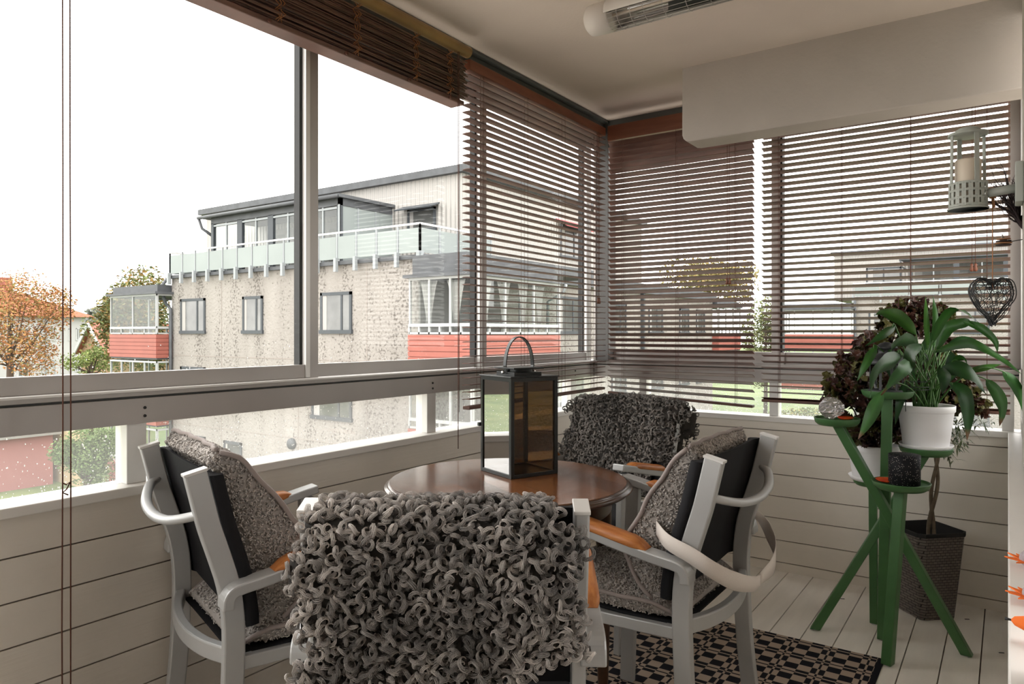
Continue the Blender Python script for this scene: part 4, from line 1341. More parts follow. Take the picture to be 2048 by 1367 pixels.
for i, (pp, w, c) in enumerate(LV):
    P3 = [atD(*q) for q in pp]
    d = (P3[1] - P3[0]).normalized()
    view = (P3[1] - EYE).normalized()
    sdv = d.cross(view) + view * rr.uniform(-.5, .5)
    leafmesh(lvb, cols, P3, w * .88, n=12, fold=rr.uniform(.15, .45), wave=w * .10, col=c, sidev=sdv, ph=i * 1.3, rim=(.14, .07, .03) if i in (9, 15, 18, 10) else None)
    b0 = base + V(rr.uniform(-.035, .035), rr.uniform(-.035, .035), 0)
    if i == 5: b0 = atD(1925, 642, 2.66)
    via = ST.get(i)
    mid = atD(*via) if via else b0.lerp(P3[0], .55) + V(0, 0, .03)
    if i != 5: stb.tube(smooth_path([b0, b0.lerp(mid, .5) + V(0, 0, .03), mid, P3[0], P3[0] + d * .02], 3), [.0034] * 3 + [.003] * 3 + [.0026] * 3 + [.0022] * 4, 5)
for _ in range(14):
    b0 = base + V(rr.uniform(-.04, .04), rr.uniform(-.04, .04), 0)
    stb.tube(smooth_path([b0, b0 + V(rr.uniform(-.02, .02), rr.uniform(-.02, .02), .12), b0 + V(rr.uniform(-.07, .07), rr.uniform(-.07, .07), .24)], 3), .0032, 5)
lvb.col = cols
lvb.build('leaves', M['leaf_att'], lily)
stb.build('stems', mat('lily_stem', (.05, .13, .025), .5), lily)

# frilly brown-leaved plant behind (in the lower pot)
frl = empty('frilly_leaf_plant', (E_.x, E_.y, E_.z + .13), 'bushy plant with frilly dark brown and olive leaves behind the lily', 'plant')
rr = random.Random(8); fm = MB(); cols = []
CL = [(1690, 765, 36, 2.9), (1672, 790, 22, 2.9), (1715, 805, 45, 2.88), (1700, 728, 28, 2.95), (1740, 700, 30, 2.98), (1760, 790, 45, 2.9), (1775, 650, 26, 3.0), (1800, 625, 20, 3.02), (1835, 622, 20, 3.02), (1825, 660, 30, 3.0), (1880, 640, 24, 3.02),
      (1780, 720, 45, 2.98), (1745, 850, 35, 2.92), (1725, 865, 26, 2.9), (1790, 850, 32, 2.95), (1830, 790, 35, 3.0), (1840, 720, 35, 3.0), (1895, 800, 28, 3.0), (1915, 770, 28, 3.0), (1940, 800, 18, 3.0), (1885, 700, 25, 3.02), (1960, 812, 12, 2.95)]
for (px, py, r, D) in CL:
    n = int(16 + r * .85)
    for _ in range(n):
        aa = rr.uniform(0, 2 * pi); q = rr.random() ** .5
        c = atD(px + r * q * cos(aa), py + r * q * sin(aa), D + rr.uniform(-.09, .09))
        out = (c - atD(px, py + r * .6, D)).normalized() + V(rr.uniform(-.5, .5), rr.uniform(-.5, .5), rr.uniform(-.5, .2))
        out.normalize(); sd = out.cross(V(rr.uniform(-1, 1), rr.uniform(-1, 1), rr.uniform(-1, 1))).normalized(); nn = sd.cross(out)
        L = rr.uniform(.032, .060); W = L * rr.uniform(.34, .55)
        base_c = np.array(rr.choice([(.055, .020, .014), (.075, .028, .016), (.09, .085, .022), (.05, .045, .015), (.11, .10, .03), (.04, .015, .012)]))
        k0 = len(fm.v); nu, nv_ = 9, 5; ph = rr.uniform(0, 6)
        for i in range(nu):
            u = i / (nu - 1); ww = W * sin(pi * (.12 + .80 * u)) ** .8
            for j in range(nv_):
                a = -1 + 2 * j / (nv_ - 1)
                jag = (1.28 if i % 2 else .82) if abs(a) == 1 else 1
                z = .35 * abs(a) ** 2 * W * sin(i * 2.3 + ph + (2 if a > 0 else 0)) + .25 * W * abs(a) - .4 * L * u * u
                fm.v.append(tuple(c + out * (L * (u - .5)) + sd * (a * ww * jag) + nn * z))
                cc = base_c * (1.0 if abs(a) < 1 else .75) * rr.uniform(.85, 1.15); cols.append(cc)
        for i in range(nu - 1):
            for j in range(nv_ - 1):
                b0 = k0 + i * nv_ + j; fm.f.append((b0, b0 + 1, b0 + nv_ + 1, b0 + nv_)); fm.sm.append(False); fm.mi.append(0)
fm.col = cols
fm.build('leaves', M['leaf_att'], frl)
sb = MB(); b0 = V(E_.x, E_.y, E_.z + .12)
for (px, py, r, D) in CL:
    t = atD(px, py, D); sb.tube(smooth_path([b0 + V(rr.uniform(-.03, .03), rr.uniform(-.03, .03), 0), b0.lerp(t, .5) + V(0, 0, .05), t], 4), .003, 5)
sb.build('stems', mat('frilly_stem', (.10, .05, .03), .7), frl)

# braided tree in the wicker basket
bkt = empty('wicker_basket', (-.24, 3.50, 0), 'tall dark brown plastic wicker planter standing on the floor behind the green stand', 'basket')
M['wicker'] = bpy.data.materials.new('dark_wicker'); m = M['wicker']; m.use_nodes = True
nt = m.node_tree; N = nt.nodes; Lk = nt.links; bs = N['Principled BSDF']; bs.inputs['Roughness'].default_value = .5
tc = N.new('ShaderNodeTexCoord'); mpw = N.new('ShaderNodeMapping'); mpw.inputs['Rotation'].default_value = (0, 0, R(-25.9)); Lk.new(tc.outputs['Object'], mpw.inputs[0])
sx_ = N.new('ShaderNodeSeparateXYZ'); Lk.new(mpw.outputs[0], sx_.inputs[0])
adx = N.new('ShaderNodeMath'); adx.operation = 'ADD'; Lk.new(sx_.outputs['X'], adx.inputs[0]); Lk.new(sx_.outputs['Y'], adx.inputs[1])
cb = N.new('ShaderNodeCombineXYZ'); Lk.new(adx.outputs[0], cb.inputs[0]); Lk.new(sx_.outputs['Z'], cb.inputs[1])
bk = N.new('ShaderNodeTexBrick'); bk.inputs['Scale'].default_value = 1; bk.inputs['Brick Width'].default_value = .026; bk.inputs['Row Height'].default_value = .0115; bk.inputs['Mortar Size'].default_value = .0018; bk.inputs['Mortar Smooth'].default_value = .9
bk.inputs['Color1'].default_value = (.13, .11, .10, 1); bk.inputs['Color2'].default_value = (.17, .145, .13, 1); bk.inputs['Mortar'].default_value = (.012, .009, .008, 1)
Lk.new(cb.outputs[0], bk.inputs['Vector']); Lk.new(bk.outputs['Color'], bs.inputs['Base Color'])
bpn = N.new('ShaderNodeBump'); bpn.invert = True; bpn.inputs['Strength'].default_value = .9; bpn.inputs['Distance'].default_value = .004; Lk.new(bk.outputs['Fac'], bpn.inputs['Height']); Lk.new(bpn.outputs[0], bs.inputs['Normal'])
bc = V(-.268, 3.535, 0); e1 = (RT * .52 + FW * .30).normalized()
e1 = V(.74, .67, 0).normalized(); e2 = V(-.67, .74, 0).normalized()
# footprint: corners front (-.293,3.418), right (-.157,3.538), left (-.41,3.55)
fc, rc, lcn = V(-.293, 3.418, 0), V(-.175, 3.53, 0), V(-.402, 3.53, 0); ctr = (rc + lcn) / 2
bcn = rc + lcn - fc
hB = .37
def corner_ring(k, z, cham=.12, inset=0.0):
    cs = [fc, rc, bcn, lcn]; out = []
    for i, p in enumerate(cs):
        a, b = cs[i - 1], cs[(i + 1) % 4]
        for q, t in ((a, .10), (b, .10)):
            v = p.lerp(q, t); v = ctr + (v - ctr) * (k - inset); out.append(V(v.x, v.y, z))
    return out
mb = MB(); mb.grid([corner_ring(1.0, .002), corner_ring(1.36, hB - .012)], smooth=False, close=True)
mb.add(corner_ring(1.0, .002), [tuple(reversed(range(8)))])
bo = mb.build('basket_wall', M['wicker'], bkt)
MB().grid([corner_ring(1.35, hB - .016), corner_ring(1.40, hB - .016), corner_ring(1.40, hB), corner_ring(1.32, hB), corner_ring(1.22, hB - .14)], smooth=False, close=True).build('rim', M['wickr'], bkt)
mb = MB(); mb.add(corner_ring(1.22, hB - .12), [tuple(range(8))]); mb.build('soil', M['soil'], bkt)
tr = empty('braided_tree', (ctr.x, ctr.y, hB - .12), 'small tree with a twisted bare stem and fine narrow leaves in the wicker planter', 'plant')
t0 = V(ctr.x + .0, ctr.y - .02, hB - .12)
mb = MB()
tx = atD(1871, 900, 3.05); bx0_ = atD(1862, 1078, 3.05)
for s, amp in ((0, .010), (2.4, .012)):
    pts = []
    for k in range(22):
        u = k / 21; c = bx0_.lerp(tx + V(.006, 0, .05), u)
        pts.append(c + V(amp * cos(u * 7 + s), amp * sin(u * 7 + s), 0))
    mb.tube(pts, [.0085 - .002 * k / 21 for k in range(22)], 8)
pts = [bx0_ + V(0, 0, -.1), bx0_]; mb.tube(pts, .014, 8)
mb.build('trunk', M['stem'], tr)
rr = random.Random(21); fm = MB(); cols = []
for (px, py, r, D, n) in ((1905, 850, 30, 3.05, 70), (1898, 890, 22, 3.05, 40), (1925, 870, 20, 3.0, 30), (1880, 820, 30, 3.1, 40), (1965, 845, 16, 3.05, 14), (1985, 838, 10, 3.05, 6), (1895, 905, 12, 3.0, 12)):
    for _ in range(n):
        c = atD(px + rr.gauss(0, r * .55), py + rr.gauss(0, r * .5), D + rr.uniform(-.08, .08))
        d = V(rr.uniform(-1, 1), rr.uniform(-1, 1), rr.uniform(-1.1, .3)).normalized(); L = rr.uniform(.03, .055)
        g = rr.choice([(.05, .075, .035), (.10, .12, .06), (.035, .06, .025), (.16, .17, .10)])
        leafmesh(fm, cols, [c, c + d * L * .5 + V(0, 0, .004), c + d * L], .0042, n=4, fold=.2, col=g)
fm.col = cols; fm.build('leaves', M['leaf_att'], tr)

# =================================================================== WALL LANTERN, HEART, TWIGS
wl = empty('wall_lantern', (-.10, 2.73, 1.55), 'grey metal lantern with a candle hanging on a wall arm at the right', 'lantern')
cx, cy = atD(1936, 400, 2.30).x, atD(1936, 400, 2.30).y
zb = atD(1938, 417, 2.30).z; zt_ = atD(1930, 262, 2.30).z
zm = atD(1936, 366, 2.30).z
LR = .053
mb = MB()
mb.lathe([(LR + .004, zb - .004), (LR + .006, zb), (LR + .002, zb + .004), (LR - .006, zb + .002), (LR - .008, zb - .002), (LR + .004, zb - .004)], (cx, cy, 0), 40)
for k in range(18):                                   # basket of upright strips
    a = 2 * pi * k / 18
    q = V(cx + LR * cos(a), cy + LR * sin(a), (zb + zm) / 2)
    mb.obox(q, V(cos(a), sin(a), 0) * .001, V(-sin(a), cos(a), 0) * .0062, V(0, 0, (zm - zb) / 2))
for z in (zb + .008, (zb + zm) / 2 - .01, (zb + zm) / 2 + .014, zm - .004):
    mb.lathe([(LR - .001, z - .004), (LR + .0012, z - .004), (LR + .0012, z + .004), (LR - .001, z + .004)], (cx, cy, 0), 40)
mb.build('basket', M['grey_lantern'], wl)
MB().lathe([(.0001, zb + .002), (LR - .002, zb + .002), (LR - .002, zb + .005), (.0001, zb + .005)], (cx, cy, 0), 32).build('base', M['white_plastic'], wl)
for k in range(4):
    a = pi / 4 + k * pi / 2 - .25
    b = V(cx + LR * .97 * cos(a), cy + LR * .97 * sin(a), zm - .01); t = V(cx + LR * .93 * cos(a), cy + LR * .93 * sin(a), zt_ - .012)
    MB().obox((b + t) / 2, V(cos(a), sin(a), 0) * .0015, V(-sin(a), cos(a), 0) * .007, (t - b) / 2).build('strut', M['grey_lantern'], wl)
MB().lathe([(LR + .003, zt_ - .016), (LR + .003, zt_ - .008), (LR * .62, zt_ - .006), (LR * .62, zt_ - .002), (LR * .66, zt_ + .003), (LR * .45, zt_ + .010), (.0001, zt_ + .012)], (cx, cy, 0), 32).build('lid', M['grey_lantern'], wl)
MB().lathe([(LR * .55, zm), (LR * .55, zt_ - .02)], (cx, cy, 0), 32).build('glass', M['glass'], wl) if False else None
MB().lathe([(.0001, zb + .006), (.036, zb + .006), (.037, zm + .070), (.034, zm + .075), (.0001, zm + .072)], (cx, cy, 0), 32).build('candle', M['wax'], wl)
za = atD(1985, 385, 2.30).z
MB().tube([(cx + LR, cy, za - .008), (.020, cy, za + .0)], .0135, 14).build('arm', M['grey_lantern'], wl)
MB().box((.018, cy - .05, za - .05), (.0395, cy + .05, za + .075)).build('wall_plate', M['grey_lantern'], wl, bevel=.003)
# heart
hc = V(cx + .073, cy - .02, 0)
hz1 = atD(1985, 560, 2.29).z; hz0 = atD(1985, 655, 2.29).z
hx = atD(1985, 600, 2.29)
hr_ = empty('wire_heart', (hx.x, hx.y, hz0), 'dark woven wire heart hanging on a string beneath the grey wall lantern', 'heart ornament')
def heart(t, s=1.0, d=0.0):
    x = 16 * sin(t) ** 3; y = 13 * cos(t) - 5 * cos(2 * t) - 2 * cos(3 * t) - cos(4 * t)
    return hx + RT * (x / 17 * .073 * s) + V(0, 0, (y + 2.5) / 14.6 * .077 * s - .006) + FW * d
mb = MB()
for s, d in ((1, -.012), (1, .012), (.97, 0), (1.03, .004)):
    mb.tube([heart(2 * pi * k / 60, s, d + .002 * sin(k)) for k in range(61)], .0017, 5)
mb.build('wire_frame', M['wire'], hr_)
rr = random.Random(3); mb = MB()
for k in range(80):
    a = rr.uniform(.5, 2 * pi - .5); b = (2 * pi - a) + rr.uniform(-.9, .9) if k % 2 else a + rr.uniform(.7, 2.2)
    p, q = heart(a, .98, rr.uniform(-.012, .012)), heart(b, .98, rr.uniform(-.012, .012))
    mid = (p + q) / 2 + RT * rr.uniform(-.012, .012) + V(0, 0, rr.uniform(-.012, .012)) + FW * rr.choice((-.018, .018))
    mb.tube(smooth_path([p, mid, q], 5), .0009, 4)
mb.build('wire_web', M['wire'], hr_)
mb = MB(); top = heart(0, 1, 0)
hk = V(hx.x, hx.y, za)
mb.tube([top, top + V(0, 0, .02), hk + V(0, 0, -.02)], .0016, 5)
for k in range(5): mb.tube([hk + V(.0035 * (k - 2), .0 + .016 * cos(a), .016 * sin(a) - .004) for a in [2 * pi * q / 14 for q in range(15)]], .0018, 5)
mb.tube([hk + V(0, .0, -.012), hk + V(.004, .002, -.05)], .005, 6)
mb.build('string', M['jute'], hr_)
# twigs
tw = empty('twig_bundle', (.03, 2.9, 1.4), 'bundle of dark bare twigs hanging on the wall beside the lantern arm', 'twigs')
rr = random.Random(6); mb = MB()


def twig(p, d, L, r, lev):
    n = 5; pts = [p]; q = p
    for k in range(n):
        d = (d + V(rr.uniform(-.25, .25), rr.uniform(-.25, .25), rr.uniform(-.2, .25))).normalized(); q = q + d * (L / n)
        if q.x > .034: q.x = .034
        pts.append(q)
        if lev < 3 and rr.random() < .75: twig(q, (d + V(rr.uniform(-.9, .5), rr.uniform(-.7, .7), rr.uniform(-.4, .7))).normalized(), L * rr.uniform(.35, .6), r * .55, lev + 1)
    mb.tube(pts, [r * (1 - .6 * k / n) for k in range(n + 1)], 4)


for k in range(7):
    b = atD(2052, 462, 2.42); twig(b + V(0, rr.uniform(-.02, .02), 0), V(rr.uniform(-.6, .0), rr.uniform(-.2, .2), rr.uniform(.4, 1)).normalized(), rr.uniform(.12, .2), .0045, 0)
b = atD(2052, 490, 2.42); mb.tube([b, atD(2050, 455, 2.42), atD(2047, 430, 2.42)], .009, 6)
mb.build('branches', M['twig'], tw)
wd = empty('wooden_ornament', atD(2007, 487, 2.35), 'small stacked wooden disc ornament sticking out from the twigs', 'ornament')
c = atD(2007, 482, 2.35)
for k in range(4):
    MB().lathe([(.0001, -.001), (.024 - .002 * abs(k - 1), -.001), (.024 - .002 * abs(k - 1), .0015), (.0001, .0015)], (c.x, c.y, c.z - .013 + k * .0065), 20).build('disc', M['jute'] if k % 2 else M['twig'], wd)
MB().tube([c + V(0, 0, -.006), atD(2048, 478, 2.38)], .0015, 5).build('spike', M['wire'], wd)
MB().lathe([(.006, 0), (.0001, .018)], (c.x - .003, c.y, c.z + .008), 10).build('tip', M['pelt_suede'], wd)

# ledge ornaments at the right edge
def ledge(px, py): return onZ(px, py, .779)
q = ledge(2040, 1280)
oc = empty('cone_ornament', q, 'orange cone with a black tip lying on the white ledge, nearest the viewer', 'ornament')
p0 = V(q.x - .010, q.y, .805); ax = V(1, -.12, -.05).normalized(); pr = [(.0012, 0), (.006, .004), (.010, .016), (.0125, .035), (.012, .06), (.008, .07)]
rows = []
for r, l in pr: rows.append([p0 + ax * l + V(0, 1, 0) * (r * cos(2 * pi * k / 14)) + V(0, 0, 1) * (r * sin(2 * pi * k / 14)) for k in range(14)])
mb = MB(); mb.grid(rows, close=True); mb.add(rows[-1], [tuple(range(14))]); mb.build('cone', M['feltorange'], oc)
MB().tube([p0 + ax * .002, p0 - ax * .007], [.0012, .0022], 6).build('tip', M['black'], oc)
q = ledge(2062, 1150)
fb = empty('petal_ornament', (q.x, q.y, .779), 'grey balls with pointed orange petals on the white ledge behind the orange cone', 'ornament')
for (py, px, r) in ((1110, 2060, .016), (1180, 2066, .014)):
    g = ledge(px, py + 25); cc = V(g.x, g.y, .779 + r)
    MB().lathe([(r * sin(pi * k / 10) + .0002, -r * cos(pi * k / 10)) for k in range(11)], cc, 16).build('ball', M['feltgrey'], fb)
    for a in range(5):
        an = pi + (a - 2) * .5; d = V(cos(an), sin(an), 0)
        pt = MB(); s_ = V(-sin(an), cos(an), 0)
        pt.add([cc + d * r * .8 + s_ * .0075 + V(0, 0, -.004), cc + d * r * .8 - s_ * .0075 + V(0, 0, -.004), cc + d * (r + .022) + V(0, 0, -.002 + .003 * (a % 2))], [(0, 1, 2)]); pt.build('petal', M['feltorange'], fb, solid=.002)
# small dried leaf bits on the floor
for (x, y) in ((1934, 1238), (2003, 1305), (1685, 1197)):
    p = onZ(x, y, .001); tag(MB().obox(p + V(0, 0, .001), V(.008, .004, 0), V(-.001, .002, 0), V(0, 0, .0006)).build('fallen_leaf', M['twig']), {1934: 'dark fallen leaf sliver on the floor beside the wicker planter', 2003: 'dark fallen leaf sliver on the floor near the right parapet', 1685: 'tiny fallen leaf on the floor left of the green stand'}[x], 'leaf')

# =================================================================== OUTSIDE
GZ = -4.8
M['pebble'] = mat('pebble_dash', (.285, .266, .247), .95, col2=(.24, .222, .205), vscale=1.2, vstretch=(1, 1, .18), bump=.6, bscale=12, bdist=.05)
nt = M['pebble'].node_tree; N = nt.nodes; Lk = nt.links; bs = N['Principled BSDF']      # dark weathering specks and runs
src = bs.inputs['Base Color'].links[0].from_socket
tc = N.new('ShaderNodeTexCoord'); n1 = N.new('ShaderNodeTexNoise'); n1.inputs['Scale'].default_value = 14; n1.inputs['Detail'].default_value = 3; Lk.new(tc.outputs['Object'], n1.inputs['Vector'])
mp_ = N.new('ShaderNodeMapping'); mp_.inputs['Scale'].default_value = (1.1, 1.1, .10); Lk.new(tc.outputs['Object'], mp_.inputs[0])
n2 = N.new('ShaderNodeTexNoise'); n2.inputs['Scale'].default_value = 2.0; n2.inputs['Detail'].default_value = 4; Lk.new(mp_.outputs[0], n2.inputs['Vector'])
ad = N.new('ShaderNodeMath'); ad.operation = 'MULTIPLY_ADD'; ad.inputs[1].default_value = .55; Lk.new(n2.outputs['Fac'], ad.inputs[0]); Lk.new(n1.outputs['Fac'], ad.inputs[2])
rp = N.new('ShaderNodeValToRGB'); rp.color_ramp.elements[0].position = .83; rp.color_ramp.elements[1].position = .97; rp.color_ramp.elements[0].color = (1, 1, 1, 1); rp.color_ramp.elements[1].color = (.45, .43, .42, 1); Lk.new(ad.outputs[0], rp.inputs[0])
mx = N.new('ShaderNodeMix'); mx.data_type = 'RGBA'; mx.blend_type = 'MULTIPLY'; mx.inputs[0].default_value = 1; Lk.new(src, mx.inputs[6]); Lk.new(rp.outputs[0], mx.inputs[7]); Lk.new(mx.outputs[2], bs.inputs['Base Color'])
M['corrug'] = mat('corrugated_cladding', (.36, .345, .325), .6)
nt = M['corrug'].node_tree; N = nt.nodes; Lk = nt.links
tc = N.new('ShaderNodeTexCoord'); sp = N.new('ShaderNodeSeparateXYZ'); Lk.new(tc.outputs['Object'], sp.inputs[0])
a_ = N.new('ShaderNodeMath'); a_.operation = 'ADD'; Lk.new(sp.outputs['X'], a_.inputs[0]); Lk.new(sp.outputs['Y'], a_.inputs[1])
b_ = N.new('ShaderNodeMath'); b_.operation = 'MULTIPLY'; b_.inputs[1].default_value = 34; Lk.new(a_.outputs[0], b_.inputs[0])
c_ = N.new('ShaderNodeMath'); c_.operation = 'SINE'; Lk.new(b_.outputs[0], c_.inputs[0])
bpn = N.new('ShaderNodeBump'); bpn.inputs['Strength'].default_value = .8; bpn.inputs['Distance'].default_value = .03; Lk.new(c_.outputs[0], bpn.inputs['Height']); Lk.new(bpn.outputs[0], N['Principled BSDF'].inputs['Normal'])
M['roofdark'] = mat('dark_roof_felt', (.075, .08, .088), .6, var=.3, vscale=3)
M['frame_dark'] = mat('dark_window_frame', (.045, .052, .06), .6)
M['frame_white'] = mat('white_window_frame', (.36, .37, .37), .5)
M['redpanel'] = mat('red_corrugated_panel', (.29, .088, .066), .6, var=.12, vscale=2)
M['frost'] = mat('frosted_balustrade_glass', (.235, .265, .26), .6, var=.12, vscale=.5)
M['galv'] = mat('galvanised_steel', (.25, .27, .28), .5)
M['winpane'] = mat('window_reflection', (.12, .123, .12), .15, col2=(.05, .052, .05), vscale=1.1, spec=.8)
M['curtain'] = mat('white_curtain', (.32, .31, .30), .9)
M['inner'] = mat('balcony_inside', (.17, .165, .155), .9)
M['extglass'] = glass_mat('balcony_glass', (.93, .945, .94), .12)
M['whitewall'] = mat('white_render', (.36, .36, .36), .9, var=.05, vscale=.6)
M['tile'] = mat('orange_roof_tile', (.33, .10, .05), .8, var=.3, vscale=2, bump=.6, bscale=3, bstretch=(1, 3, 1), bdist=.1)
M['brick'] = mat('red_brick', (.26, .09, .065), .9, var=.3, vscale=3)
M['grass'] = mat('lawn_grass', (.135, .17, .060), 1, col2=(.075, .115, .035), vscale=.5)
M['asphalt'] = mat('wet_asphalt', (.13, .13, .135), .4, var=.2, vscale=2)
M['foliage'] = mat('tree_foliage', (1, 1, 1), .8, attr='Col')
M['bark'] = mat('tree_bark', (.09, .065, .05), .95)
tag(MB().box((-260, -60, GZ - .5), (160, 320, GZ)).build('lawn', M['grass']), kind='structure')
tag(MB().box((-19, -50, GZ), (60, 12.5, GZ + .02)).build('added_bounce_gravel', mat('pale_bounce_gravel', (.52, .47, .43), 1, var=.2, vscale=3)), kind='structure')  # added pale ground, out of view, to bounce daylight up onto the ceiling


def win(parent, axis, plane, a0, a1, z0, z1, split=.68, out=-1, frame='frame_dark', pane='winpane', fw=.09):
    """framed window lying in a wall plane; axis = wall's running axis"""
    def B(mb, a, b, c, d, e0, e1, mi=0):
        if axis == 'x': mb.box((a, plane + out * e0, c), (b, plane + out * e1, d), mi)
        else: mb.box((plane + out * e0, a, c), (plane + out * e1, b, d), mi)
    mb = MB()
    B(mb, a0, a0 + fw, z0, z1, -.05, .04); B(mb, a1 - fw, a1, z0, z1, -.05, .04)
    B(mb, a0, a1, z1 - fw, z1, -.05, .04); B(mb, a0 - .03, a1 + .03, z0 - .02, z0 + fw, -.05, .07)
    if split:
        m = a0 + (a1 - a0) * split; B(mb, m - fw * .4, m + fw * .4, z0, z1, -.05, .03)
    w = mb.build('window', M[frame], parent)
    mb = MB(); B(mb, a0 + fw * .8, a1 - fw * .8, z0 + fw * .8, z1 - fw * .8, -.03, .012); mb.build('pane', M[pane], w)
    mb = MB(); t = a0 + (a1 - a0) * .20; B(mb, a0 + fw, t, z0 + fw, z1 - fw, .0, .018); mb.build('curtain', M['curtain'], w)
    return w


def balcony(parent, x0, x1, y0, y1, z, fronts, curtains=(), top=True, glassback='inner', n=4, pw=.05, back=True, stub=0):
    """glazed balcony: z = slab level. fronts: open faces among 'y0','x1','x0','y1'"""
    b = MB().box((x0, y0, z - .18), (x1, y1, z)).build('balcony', M['roofdark'], parent)
    pan = MB(); ph = .86; k = 6
    for i in range(k):
        za = z - .12 + i * ph / k; zb_ = za + ph / k - .018
        if 'y0' in fronts: pan.box((x0 - .02, y0 - .05, za), (x1 + .03, y0 - .01, zb_))
        if 'x1' in fronts: pan.box((x1 + .01, y0 - .02, za), (x1 + .05, y1, zb_))
        if 'x0' in fronts: pan.box((x0 - .05, y0 - .02, za), (x0 - .01, y1, zb_))
        if 'y1' in fronts: pan.box((x0 - .02, y1 + .01, za), (x1 + .02, y1 + .05, zb_))
    if 'y0' in fronts: pan.box((x0, y0 - .02, z - .12), (x1, y0 + .02, z + ph - .14))
    if 'x1' in fronts: pan.box((x1 - .02, y0, z - .12), (x1 + .02, y1, z + ph - .14))
    if 'x0' in fronts: pan.box((x0 - .02, y0, z - .12), (x0 + .02, y1, z + ph - .14))
    pan.build('red_panel', M['redpanel'], b)
    zt0, zt1 = z + ph - .12, z + 2.18
    fr = MB(); gl = MB()
    def face(ax, pl, a0, a1):
        L = a1 - a0
        def B(m, p, q, c, d, e=.03):
            if ax == 'x': m.box((p, pl - e, c), (q, pl + e, d))
            else: m.box((pl - e, p, c), (pl + e, q, d))
        B(fr, a0, a1, zt0, zt0 + .05); B(fr, a0, a1, zt0 + .19, zt0 + .27, .05); B(fr, a0, a1, zt1 - .06, zt1, .04)
        for i in range(n + 1):
            c = a0 + L * i / n; ww = pw if 0 < i < n else pw * 1.8
            B(fr, max(a0, c - ww / 2), min(a1, c + ww / 2), zt0 + .2, zt1)
        for i in range(n * 2 + 1):
            c = a0 + L * i / n / 2; B(fr, c - .025, c + .025, zt0, zt0 + .22)
        B(gl, a0 + .02, a1 - .02, zt0 + .04, zt1 - .04, .004)
    if 'y0' in fronts: face('x', y0, x0, x1)
    if 'x1' in fronts: face('y', x1, y0, y1)
    if 'x0' in fronts: face('y', x0, y0, y1)
    if 'y1' in fronts: face('x', y1, x0, x1)
    fr.build('glazing_frame', M['frame_white'], b); gl.build('glazing', M['extglass'], b)
    for (ax, pl, c, wt, wb) in curtains:
        rows = []
        for q in range(8):
            u = q / 7; zz = zt1 - .08 - u * (zt1 - zt0 - .35); w = wt + (wb - wt) * (u ** .75) if u < .97 else wb * 1.5
            r = []
            for j in range(19):
                a = -1 + 2 * j / 18; f = .022 * sin(j * 2.1)
                r.append(V(c + a * w, pl + f, zz) if ax == 'x' else V(pl + f, c + a * w, zz))
            rows.append(r)
        MB().grid(rows).build('curtain', M['curtain'], b, solid=.004)
    if top:
        rf = MB().box((x0 - .12, y0 - .14, zt1), (x1 + .14, y1 + (.1 if 'y1' in fronts else 0), zt1 + .08)).box((x0 + .05, y0 + .05, zt1 + .08), (x1 - .06, y1, zt1 + .34), 0)
        rf.build('balcony_roof', M['roofdark'], b)
    return b


def railing(parent, pts, zt, zb, n_list):
    """frosted glass railing along straight runs"""
    for (p, q), n in zip(zip(pts, pts[1:]), n_list):
        p, q = Vector(p), Vector(q); d = (q - p); out = d.cross(V(0, 0, 1)).normalized()
        gl = MB()
        rl = MB().beam(p + V(0, 0, zt), q + V(0, 0, zt), .05, .05)
        rail = rl.build('railing', M['alu_light'], parent)
        for i in range(n):
            a = p + d * ((i + .06) / n); b = p + d * ((i + .94) / n)
            gl.obox((a + b) / 2 + V(0, 0, (zt + zb) / 2 - .04), (b - a) / 2, out * .006, V(0, 0, (zt - zb) / 2 - .07))
        gl.build('glass_panels', M['frost'], rail)
        for i in range(n + 1):
            c = p + d * (i / n)
            m = MB().obox(c + V(0, 0, (zt + zb) / 2), d.normalized() * .022, out * .022, V(0, 0, (zt - zb) / 2))
            m.obox(c + out * .05 + V(0, 0, zb - .14), d.normalized() * .05, out * .05, V(0, 0, .20))
            m.obox(c + out * .02 + V(0, 0, zb), d.normalized() * .06, out * .06, V(0, 0, .03))
            m.build('railing_post', M['galv'], rail)


